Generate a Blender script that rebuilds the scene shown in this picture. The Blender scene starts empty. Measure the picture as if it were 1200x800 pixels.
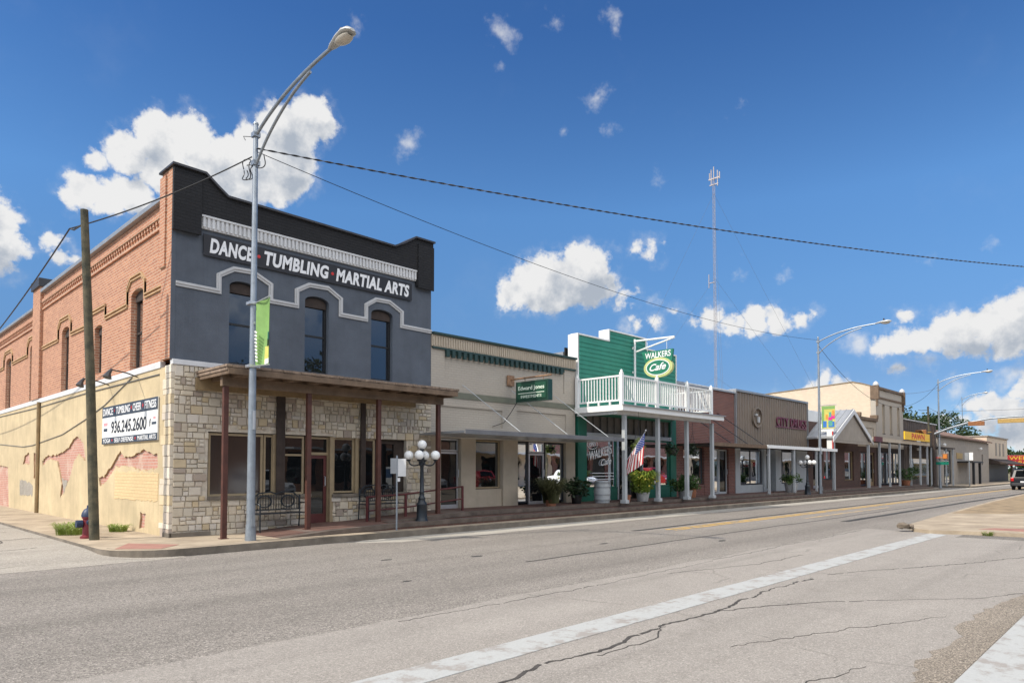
import bpy, bmesh, math, random
from mathutils import Vector, Matrix
from mathutils.geometry import tessellate_polygon
rad = math.radians
S = bpy.context.scene
COL = S.collection
random.seed(7)

# ------------------------------------------------------------------ helpers
class MB:
    """collects polygons in world coordinates and links them as one mesh object"""
    def __init__(s):
        s.v = []; s.f = []; s.m = []; s.c = []
    def add(s, vs, fs, mi=0, col=None):
        o = len(s.v)
        s.v += [tuple(p) for p in vs]
        for f in fs:
            s.f.append([i + o for i in f]); s.m.append(mi); s.c.append(col)
        return s
    def box(s, x0, x1, y0, y1, z0, z1, mi=0, col=None):
        vs = [(x, y, z) for z in (z0, z1) for y in (y0, y1) for x in (x0, x1)]
        return s.add(vs, [(0,2,3,1),(4,5,7,6),(0,1,5,4),(2,6,7,3),(0,4,6,2),(1,3,7,5)], mi, col)
    def obox(s, c, ax, ay, az, hx, hy, hz, mi=0, col=None):
        c = Vector(c); ax = Vector(ax).normalized()*hx; ay = Vector(ay).normalized()*hy; az = Vector(az).normalized()*hz
        vs = [c+ax*i+ay*j+az*k for k in (-1,1) for j in (-1,1) for i in (-1,1)]
        return s.add(vs, [(0,2,3,1),(4,5,7,6),(0,1,5,4),(2,6,7,3),(0,4,6,2),(1,3,7,5)], mi, col)
    def bar(s, a, b, w, h=None, mi=0):
        a = Vector(a); b = Vector(b); h = h or w
        d = (b-a); L = d.length; d.normalize()
        up = Vector((0,0,1)) if abs(d.z) < .95 else Vector((1,0,0))
        n = d.cross(up).normalized(); u = n.cross(d)
        return s.obox((a+b)/2, d, n, u, L/2, w/2, h/2, mi)
    def slab(s, pl, outer, d0, d1, holes=(), mi=0, ms=None):
        conv = {'X': lambda a,b,d: (d,a,b), 'Y': lambda a,b,d: (a,d,b), 'Z': lambda a,b,d: (a,b,d)}[pl]
        loops = [list(outer)] + [list(h) for h in holes]
        tri = tessellate_polygon([[Vector((a,b,0)) for a,b in l] for l in loops])
        flat = [p for l in loops for p in l]
        n = len(flat)
        vs = [conv(a,b,d0) for a,b in flat] + [conv(a,b,d1) for a,b in flat]
        s.add(vs, [tuple(t) for t in tri] + [tuple(i+n for i in t) for t in tri], mi)
        ms = mi if ms is None else ms
        o = 0
        for l in loops:
            k = len(l)
            fs = [(o+i, o+(i+1)%k, n+o+(i+1)%k, n+o+i) for i in range(k)]
            s.add(vs, fs, ms)
            o += k
        return s
    def ribbon(s, pl, pts, w, d0, d1, mi=0):
        L = []; R_ = []
        P = [Vector((a,b)) for a,b in pts]
        for i, p in enumerate(P):
            ds = []
            if i > 0: ds.append((p-P[i-1]).normalized())
            if i < len(P)-1: ds.append((P[i+1]-p).normalized())
            t = sum(ds, Vector((0,0))).normalized()
            n = Vector((-t.y, t.x)); k = w/2/max(.35, n.dot(Vector((-ds[0].y, ds[0].x))))
            L.append(tuple(p+n*k)); R_.append(tuple(p-n*k))
        for i in range(len(P)-1):
            s.slab(pl, [L[i], L[i+1], R_[i+1], R_[i]], d0, d1, mi=mi)
        return s
    def tube(s, pts, r, n=8, mi=0, cap=True):
        P = [Vector(p) for p in pts]
        if not isinstance(r, (list, tuple)): r = [r]*len(P)
        vs = []; prev = None
        for i, p in enumerate(P):
            t = (P[min(i+1,len(P)-1)] - P[max(i-1,0)]).normalized()
            if prev is None:
                prev = t.orthogonal().normalized()
            a = (prev - t*prev.dot(t)).normalized(); prev = a
            b = t.cross(a)
            for k in range(n):
                th = 2*math.pi*k/n
                vs.append(p + (a*math.cos(th)+b*math.sin(th))*r[i])
        fs = []
        for i in range(len(P)-1):
            for k in range(n):
                k2 = (k+1) % n
                fs.append((i*n+k, i*n+k2, (i+1)*n+k2, (i+1)*n+k))
        if cap:
            fs.append(tuple(range(n))[::-1]); fs.append(tuple((len(P)-1)*n+k for k in range(n)))
        return s.add(vs, fs, mi)
    def lathe(s, c, prof, n=16, mi=0, axis='z'):
        vs = []; c = Vector(c)
        for r, h in prof:
            for k in range(n):
                th = 2*math.pi*k/n; x = r*math.cos(th); y = r*math.sin(th)
                q = (x,y,h) if axis == 'z' else ((x,h,y) if axis == 'y' else (h,x,y))
                vs.append(c+Vector(q))
        fs = []
        for i in range(len(prof)-1):
            for k in range(n):
                k2 = (k+1) % n
                fs.append((i*n+k, i*n+k2, (i+1)*n+k2, (i+1)*n+k))
        fs.append(tuple(range(n))); fs.append(tuple((len(prof)-1)*n+k for k in range(n)))
        return s.add(vs, fs, mi)
    def ball(s, c, r, n=16, m=10, mi=0, sq=1.0):
        prof = [(max(1e-4, r*math.sin(math.pi*i/m)), -r*sq*math.cos(math.pi*i/m)) for i in range(m+1)]
        return s.lathe(c, prof, n, mi)
    def build(s, name, mats, parent=None, smooth=False, bevel=0, at=None):
        me = bpy.data.meshes.new(name)
        base = Vector(parent['_w'] if parent is not None else (at or (0,0,0)))
        me.from_pydata([tuple(Vector(p)-base) for p in s.v], [], s.f)
        if not isinstance(mats, (list, tuple)): mats = [mats]
        for m in mats: me.materials.append(m)
        me.polygons.foreach_set('material_index', s.m)
        if any(c is not None for c in s.c):
            at_ = me.attributes.new('tint', 'FLOAT_COLOR', 'FACE')
            for i, c in enumerate(s.c):
                c = c or (.5,.5,.5)
                at_.data[i].color = (c[0], c[1], c[2], 1)
        bm = bmesh.new(); bm.from_mesh(me)
        if not getattr(s, 'flatleaf', False):
            bmesh.ops.recalc_face_normals(bm, faces=bm.faces)
        bm.to_mesh(me); bm.free()
        if smooth:
            me.polygons.foreach_set('use_smooth', [True]*len(me.polygons))
            try: me.set_sharp_from_angle(angle=rad(40))
            except Exception: pass
        o = bpy.data.objects.new(name, me)
        COL.objects.link(o)
        if parent is not None:
            o.parent = parent
        else:
            o.location = base
        o['_w'] = tuple(base)
        if bevel:
            b = o.modifiers.new('bevel', 'BEVEL'); b.width = bevel; b.segments = 2; b.limit_method = 'ANGLE'
        return o

def tag(o, label=None, cat=None, group=None, kind=None):
    if label: o['label'] = label
    if cat: o['category'] = cat
    if group: o['group'] = group
    if kind: o['kind'] = kind
    return o

def thing(name, label, cat, loc=(0,0,0), group=None):
    o = bpy.data.objects.new(name, None); COL.objects.link(o)
    o.location = loc; o['_w'] = tuple(loc); o.empty_display_size = .2
    return tag(o, label, cat, group)

def kids(o):
    return [c for c in ALLKIDS() if c.parent is o]
def ALLKIDS():
    return list(COL.objects)

def copy_tree(o, parent=None, loc=None, rz=None, label=None):
    c = o.copy(); COL.objects.link(c)
    if parent is not None: c.parent = parent
    if loc is not None: c.location = loc; c['_w'] = tuple(loc)
    if rz is not None: c.rotation_euler = (0,0,rz)
    if label: c['label'] = label
    for ch in kids(o):
        if ch is not c: copy_tree(ch, c)
    return c

def lettering(txt, mat, parent, name='lettering', o=(0,0,0), right=(1,0,0), up=(0,0,1), w=None, h=.3, depth=.006, bold=.0, shear=0., center=False, spacing=1.0):
    """text as a mesh, its lower left corner at o, scaled to width w and height h"""
    cu = bpy.data.curves.new('tmp', 'FONT'); cu.body = txt; cu.size = 1; cu.offset = bold; cu.shear = shear
    cu.extrude = .01; cu.resolution_u = 4; cu.space_character = spacing
    ob = bpy.data.objects.new('tmp', cu); COL.objects.link(ob)
    dg = bpy.context.evaluated_depsgraph_get()
    me = bpy.data.meshes.new_from_object(ob.evaluated_get(dg))
    bpy.data.objects.remove(ob); bpy.data.curves.remove(cu)
    xs = [v.co.x for v in me.vertices]; ys = [v.co.y for v in me.vertices]
    x0, x1, y0, y1 = min(xs), max(xs), min(ys), max(ys)
    sy = h/(y1-y0); sx = (w/(x1-x0)) if w else sy
    R_ = Vector(right).normalized(); U = Vector(up).normalized(); N = R_.cross(U)
    base = Vector(parent['_w']); O = Vector(o)
    for v in me.vertices:
        a = (v.co.x-x0)*sx; b = (v.co.y-y0)*sy
        if center: a -= (x1-x0)*sx/2
        v.co = O - base + R_*a + U*b + N*(depth if v.co.z > 0 else 0)
    me.materials.clear(); me.materials.append(mat)
    ob = bpy.data.objects.new(name, me); COL.objects.link(ob); ob.parent = parent
    ob['_w'] = tuple(base)
    return ob

# ------------------------------------------------------------------ materials
MATS = {}
def nodes(name):
    m = bpy.data.materials.new(name); m.use_nodes = True
    nt = m.node_tree
    return m, nt, nt.nodes['Principled BSDF']
def N(nt, t, **kw):
    n = nt.nodes.new(t)
    for k, v in kw.items():
        if hasattr(n, k): setattr(n, k, v)
        else: n.inputs[k].default_value = v
    return n
def c4(c): return (c[0], c[1], c[2], 1)
def mixc(nt, a, b, fac, mode='MIX'):
    n = nt.nodes.new('ShaderNodeMix'); n.data_type = 'RGBA'; n.blend_type = mode
    for sock, val in ((n.inputs['Factor'], fac), (n.inputs[6], a), (n.inputs[7], b)):
        if hasattr(val, 'type') or hasattr(val, 'is_linked'): nt.links.new(val, sock)
        elif isinstance(val, (int, float)): sock.default_value = val
        else: sock.default_value = c4(val)
    return n.outputs[2]
def ramp(nt, src, stops):
    r = nt.nodes.new('ShaderNodeValToRGB'); nt.links.new(src, r.inputs[0])
    el = r.color_ramp.elements
    while len(el) < len(stops): el.new(.5)
    for e, (p, c) in zip(el, stops):
        e.position = p; e.color = c4(c) if not isinstance(c, (int, float)) else (c,c,c,1)
    return r.outputs[0]
def objco(nt):
    return nt.nodes.new('ShaderNodeTexCoord').outputs['Object']
def noise(nt, co, scale, detail=4, rough=.6, dist=0):
    n = N(nt, 'ShaderNodeTexNoise', Scale=scale, Detail=detail, Roughness=rough, Distortion=dist)
    nt.links.new(co, n.inputs['Vector']); return n.outputs['Fac']
def scaled(nt, co, s):
    m = N(nt, 'ShaderNodeMapping'); m.inputs['Scale'].default_value = s
    nt.links.new(co, m.inputs['Vector']); return m.outputs[0]
def bump(nt, src, strength, dist, bs, prev=None):
    b = N(nt, 'ShaderNodeBump', Strength=strength, Distance=dist)
    nt.links.new(src, b.inputs['Height'])
    if prev is not None: nt.links.new(prev, b.inputs['Normal'])
    nt.links.new(b.outputs[0], bs.inputs['Normal']); return b.outputs[0]

def mat(name, col, rough=.7, var=.12, scale=3., fine=40., bumpy=.0, metal=0., tint=None, streak=0., spec=.5):
    """paint, concrete, metal and the like: a colour with slow and fine variation"""
    m, nt, bs = nodes(name)
    co = objco(nt)
    n1 = noise(nt, co, scale, 5, .65); n2 = noise(nt, co, fine, 3, .6)
    dark = tuple(c*(1-var*1.6) for c in col); lite = tuple(min(1, c*(1+var)) for c in (tint or col))
    c = ramp(nt, n1, [(.3, dark), (.7, lite)])
    c = mixc(nt, c, tuple(x*(1-var) for x in col), ramp(nt, n2, [(.45, 0), (.75, .5)]))
    if streak:
        n3 = noise(nt, scaled(nt, co, (6, 6, .35)), 1.6, 4, .7)
        c = mixc(nt, c, tuple(x*.55 for x in col), ramp(nt, n3, [(.5, 0), (.8, streak)]))
    nt.links.new(c, bs.inputs['Base Color'])
    bs.inputs['Roughness'].default_value = rough; bs.inputs['Metallic'].default_value = metal
    bs.inputs['Specular IOR Level'].default_value = spec
    if bumpy: bump(nt, n2, bumpy, .02, bs)
    return m

def brick(name, c1, c2, mortar, bw=.215, rh=.075, ms=.009, bumpd=.006, var=.25, patch=None, rough=.85, stain=.35):
    m, nt, bs = nodes(name)
    co = objco(nt)
    sx = N(nt, 'ShaderNodeSeparateXYZ'); nt.links.new(co, sx.inputs[0])
    ad = N(nt, 'ShaderNodeMath', operation='ADD'); nt.links.new(sx.outputs[0], ad.inputs[0]); nt.links.new(sx.outputs[1], ad.inputs[1])
    cb = N(nt, 'ShaderNodeCombineXYZ'); nt.links.new(ad.outputs[0], cb.inputs[0]); nt.links.new(sx.outputs[2], cb.inputs[1])
    b = N(nt, 'ShaderNodeTexBrick', Scale=1.0)
    b.inputs['Brick Width'].default_value = bw; b.inputs['Row Height'].default_value = rh
    b.inputs['Mortar Size'].default_value = ms; b.inputs['Mortar Smooth'].default_value = .25
    b.inputs['Bias'].default_value = 0
    b.inputs['Color1'].default_value = c4(c1); b.inputs['Color2'].default_value = c4(c2); b.inputs['Mortar'].default_value = c4(mortar)
    nt.links.new(cb.outputs[0], b.inputs['Vector'])
    n1 = noise(nt, co, .7, 5, .65); n2 = noise(nt, co, 14, 4, .7)
    mean = tuple((p+q)/2 for p, q in zip(c1, c2))
    c = mixc(nt, b.outputs[0], tuple(x*.6 for x in mean), ramp(nt, n1, [(.45, 0), (.8, stain)]))
    c = mixc(nt, c, tuple(min(1, x*1.35+.02) for x in mean), ramp(nt, n2, [(.55, 0), (.85, var*1.6)]))
    if patch:
        n4 = noise(nt, co, 1.1, 6, .7)
        c = mixc(nt, c, patch, ramp(nt, n4, [(.52, 0), (.6, .75)]))
    nt.links.new(c, bs.inputs['Base Color']); bs.inputs['Roughness'].default_value = rough
    inv = N(nt, 'ShaderNodeMath', operation='SUBTRACT'); inv.inputs[0].default_value = 1; nt.links.new(b.outputs['Fac'], inv.inputs[1])
    p = bump(nt, inv.outputs[0], .8, bumpd, bs)
    bump(nt, n2, .25, .01, bs, p)
    return m

def tinted(name, rough=.85, mul=1., bumpy=.4):
    """stone: each block keeps the colour of its own face attribute"""
    m, nt, bs = nodes(name)
    a = N(nt, 'ShaderNodeAttribute', attribute_name='tint')
    co = objco(nt); n2 = noise(nt, co, 22, 5, .7); n1 = noise(nt, co, 5, 4, .6)
    c = mixc(nt, a.outputs[0], (.25,.2,.14), ramp(nt, n1, [(.5, 0), (.85, .35)]))
    c = mixc(nt, c, (.75,.7,.6), ramp(nt, n2, [(.55, 0), (.9, .3)]))
    nt.links.new(c, bs.inputs['Base Color']); bs.inputs['Roughness'].default_value = rough
    bump(nt, n2, bumpy, .03, bs)
    return m

def glass(name, col=(.012,.013,.014), refl=.16, rough=.015):
    """dark shop glass in front of an unlit room: a mirror share over a dark body"""
    m, nt, bs = nodes(name)
    bs.inputs['Base Color'].default_value = c4(col); bs.inputs['Roughness'].default_value = .5
    bs.inputs['Specular IOR Level'].default_value = 0
    co = objco(nt); nz = noise(nt, co, 1.3, 2, .5)
    gl = N(nt, 'ShaderNodeBsdfGlossy', Roughness=rough); gl.inputs['Color'].default_value = (.9,.95,1,1)
    b = N(nt, 'ShaderNodeBump', Strength=.04, Distance=.05); nt.links.new(nz, b.inputs['Height']); nt.links.new(b.outputs[0], gl.inputs['Normal'])
    fr = N(nt, 'ShaderNodeFresnel', IOR=1.38)
    ad = N(nt, 'ShaderNodeMath', operation='ADD', use_clamp=True); nt.links.new(fr.outputs[0], ad.inputs[0]); ad.inputs[1].default_value = refl-.05
    mx = nt.nodes.new('ShaderNodeMixShader')
    nt.links.new(ad.outputs[0], mx.inputs[0]); nt.links.new(bs.outputs[0], mx.inputs[1]); nt.links.new(gl.outputs[0], mx.inputs[2])
    nt.links.new(mx.outputs[0], nt.nodes['Material Output'].inputs['Surface'])
    return m

def leafmat(name, a, b):
    m, nt, bs = nodes(name)
    co = objco(nt); n = noise(nt, co, 2.2, 3, .6)
    at_ = N(nt, 'ShaderNodeAttribute', attribute_name='tint')
    c = mixc(nt, ramp(nt, n, [(.35, a), (.7, b)]), at_.outputs[0], .5)
    nt.links.new(c, bs.inputs['Base Color']); bs.inputs['Roughness'].default_value = .55
    tr = N(nt, 'ShaderNodeBsdfTranslucent'); nt.links.new(c, tr.inputs[0])
    mx = nt.nodes.new('ShaderNodeMixShader'); mx.inputs[0].default_value = .3
    nt.links.new(bs.outputs[0], mx.inputs[1]); nt.links.new(tr.outputs[0], mx.inputs[2])
    nt.links.new(mx.outputs[0], nt.nodes['Material Output'].inputs['Surface'])
    return m

def asphalt(name, c_lo, c_hi, speck=.5, scale=70, bumpd=.012, lanes=False, crack=.0):
    m, nt, bs = nodes(name)
    co = objco(nt)
    big = noise(nt, scaled(nt, co, (.12, .5, 1)), 1.0, 6, .65)
    mid = noise(nt, co, 1.7, 5, .7)
    v = N(nt, 'ShaderNodeTexVoronoi', Scale=scale); nt.links.new(co, v.inputs['Vector'])
    fine = noise(nt, co, scale*1.4, 3, .7)
    c = ramp(nt, big, [(.3, c_lo), (.7, c_hi)])
    c = mixc(nt, c, tuple(x*.72 for x in c_lo), ramp(nt, mid, [(.5, 0), (.85, .55)]))
    st = noise(nt, scaled(nt, co, (.018, 1.1, 1)), 1.0, 5, .6)
    c = mixc(nt, c, tuple(x*.66 for x in c_lo), ramp(nt, st, [(.5, 0), (.72, .6)]))
    pt = noise(nt, scaled(nt, co, (.25, .6, 1)), 1.0, 3, .5)
    c = mixc(nt, c, tuple(min(1, x*1.25) for x in c_hi), ramp(nt, pt, [(.55, 0), (.75, .45)]))
    sp = N(nt, 'ShaderNodeSeparateColor'); nt.links.new(v.outputs['Color'], sp.inputs[0])
    c = mixc(nt, c, tuple(min(1, x*1.9) for x in c_hi), ramp(nt, sp.outputs[0], [(.62, 0), (.95, speck)]))
    c = mixc(nt, c, tuple(x*.28 for x in c_lo), ramp(nt, sp.outputs[1], [(.6, 0), (.95, speck*1.1)]))
    if lanes:
        # tyre-polished wheel paths along the street, wandering a little, and pale worn strips between them
        yy = N(nt, 'ShaderNodeSeparateXYZ'); nt.links.new(co, yy.inputs[0])
        wob = noise(nt, scaled(nt, co, (.06, .3, 1)), 1.0, 3, .5)
        q = N(nt, 'ShaderNodeMath', operation='MULTIPLY_ADD'); nt.links.new(wob, q.inputs[0]); q.inputs[1].default_value = .9; nt.links.new(yy.outputs[1], q.inputs[2])
        q2 = N(nt, 'ShaderNodeMath', operation='MULTIPLY'); nt.links.new(q.outputs[0], q2.inputs[0]); q2.inputs[1].default_value = 1/16
        path = ramp(nt, q2.outputs[0], [(.44, 0), (.49, .8), (.535, .25), (.575, .8), (.62, .1), (.68, .15), (.72, .9), (.76, .3), (.80, .85), (.85, 0)])
        fade = ramp(nt, noise(nt, scaled(nt, co, (.08, .8, 1)), 1.0, 4, .6), [(.3, .15), (.7, 1)])
        pm = N(nt, 'ShaderNodeMath', operation='MULTIPLY'); nt.links.new(path, pm.inputs[0]); nt.links.new(fade, pm.inputs[1])
        pm2 = N(nt, 'ShaderNodeMath', operation='MULTIPLY'); nt.links.new(pm.outputs[0], pm2.inputs[0]); pm2.inputs[1].default_value = .42
        c = mixc(nt, c, tuple(x*.6 for x in c_lo), pm2.outputs[0])
    if crack:
        wv = N(nt, 'ShaderNodeTexVoronoi', feature='DISTANCE_TO_EDGE', Scale=.42)
        wn = N(nt, 'ShaderNodeTexNoise', Scale=3.0, Detail=4); nt.links.new(co, wn.inputs['Vector'])
        wm = mixc(nt, co, wn.outputs['Color'], .12)
        nt.links.new(wm, wv.inputs['Vector'])
        keep = ramp(nt, noise(nt, co, .5, 3, .6), [(.48, 0), (.56, 1)])
        ln = ramp(nt, wv.outputs[0], [(.0, 1), (.007, 0)])
        mu = N(nt, 'ShaderNodeMath', operation='MULTIPLY'); nt.links.new(keep, mu.inputs[0]); nt.links.new(ln, mu.inputs[1])
        mu2 = N(nt, 'ShaderNodeMath', operation='MULTIPLY'); nt.links.new(mu.outputs[0], mu2.inputs[0]); mu2.inputs[1].default_value = crack
        c = mixc(nt, c, (.03,.028,.025), mu2.outputs[0])
    nt.links.new(c, bs.inputs['Base Color']); bs.inputs['Roughness'].default_value = .9
    bs.inputs['Specular IOR Level'].default_value = .25
    p = bump(nt, v.outputs['Distance'], .55, bumpd, bs)
    bump(nt, fine, .3, bumpd, bs, p)
    return m

def worn(name, paint, under, cover=.5, scale=5.):
    """road paint worn through to the surface below, in flecks"""
    m, nt, bs = nodes(name)
    co = objco(nt)
    n1 = noise(nt, co, scale, 8, .75); n2 = noise(nt, co, 60, 3, .7)
    c = mixc(nt, paint, tuple(x*.8 for x in paint), ramp(nt, n2, [(.4, 0), (.8, .8)]))
    c = mixc(nt, c, under, ramp(nt, n1, [(cover, 0), (cover+.09, .9)]))
    nt.links.new(c, bs.inputs['Base Color']); bs.inputs['Roughness'].default_value = .8
    bump(nt, n2, .3, .01, bs)
    return m

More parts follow.
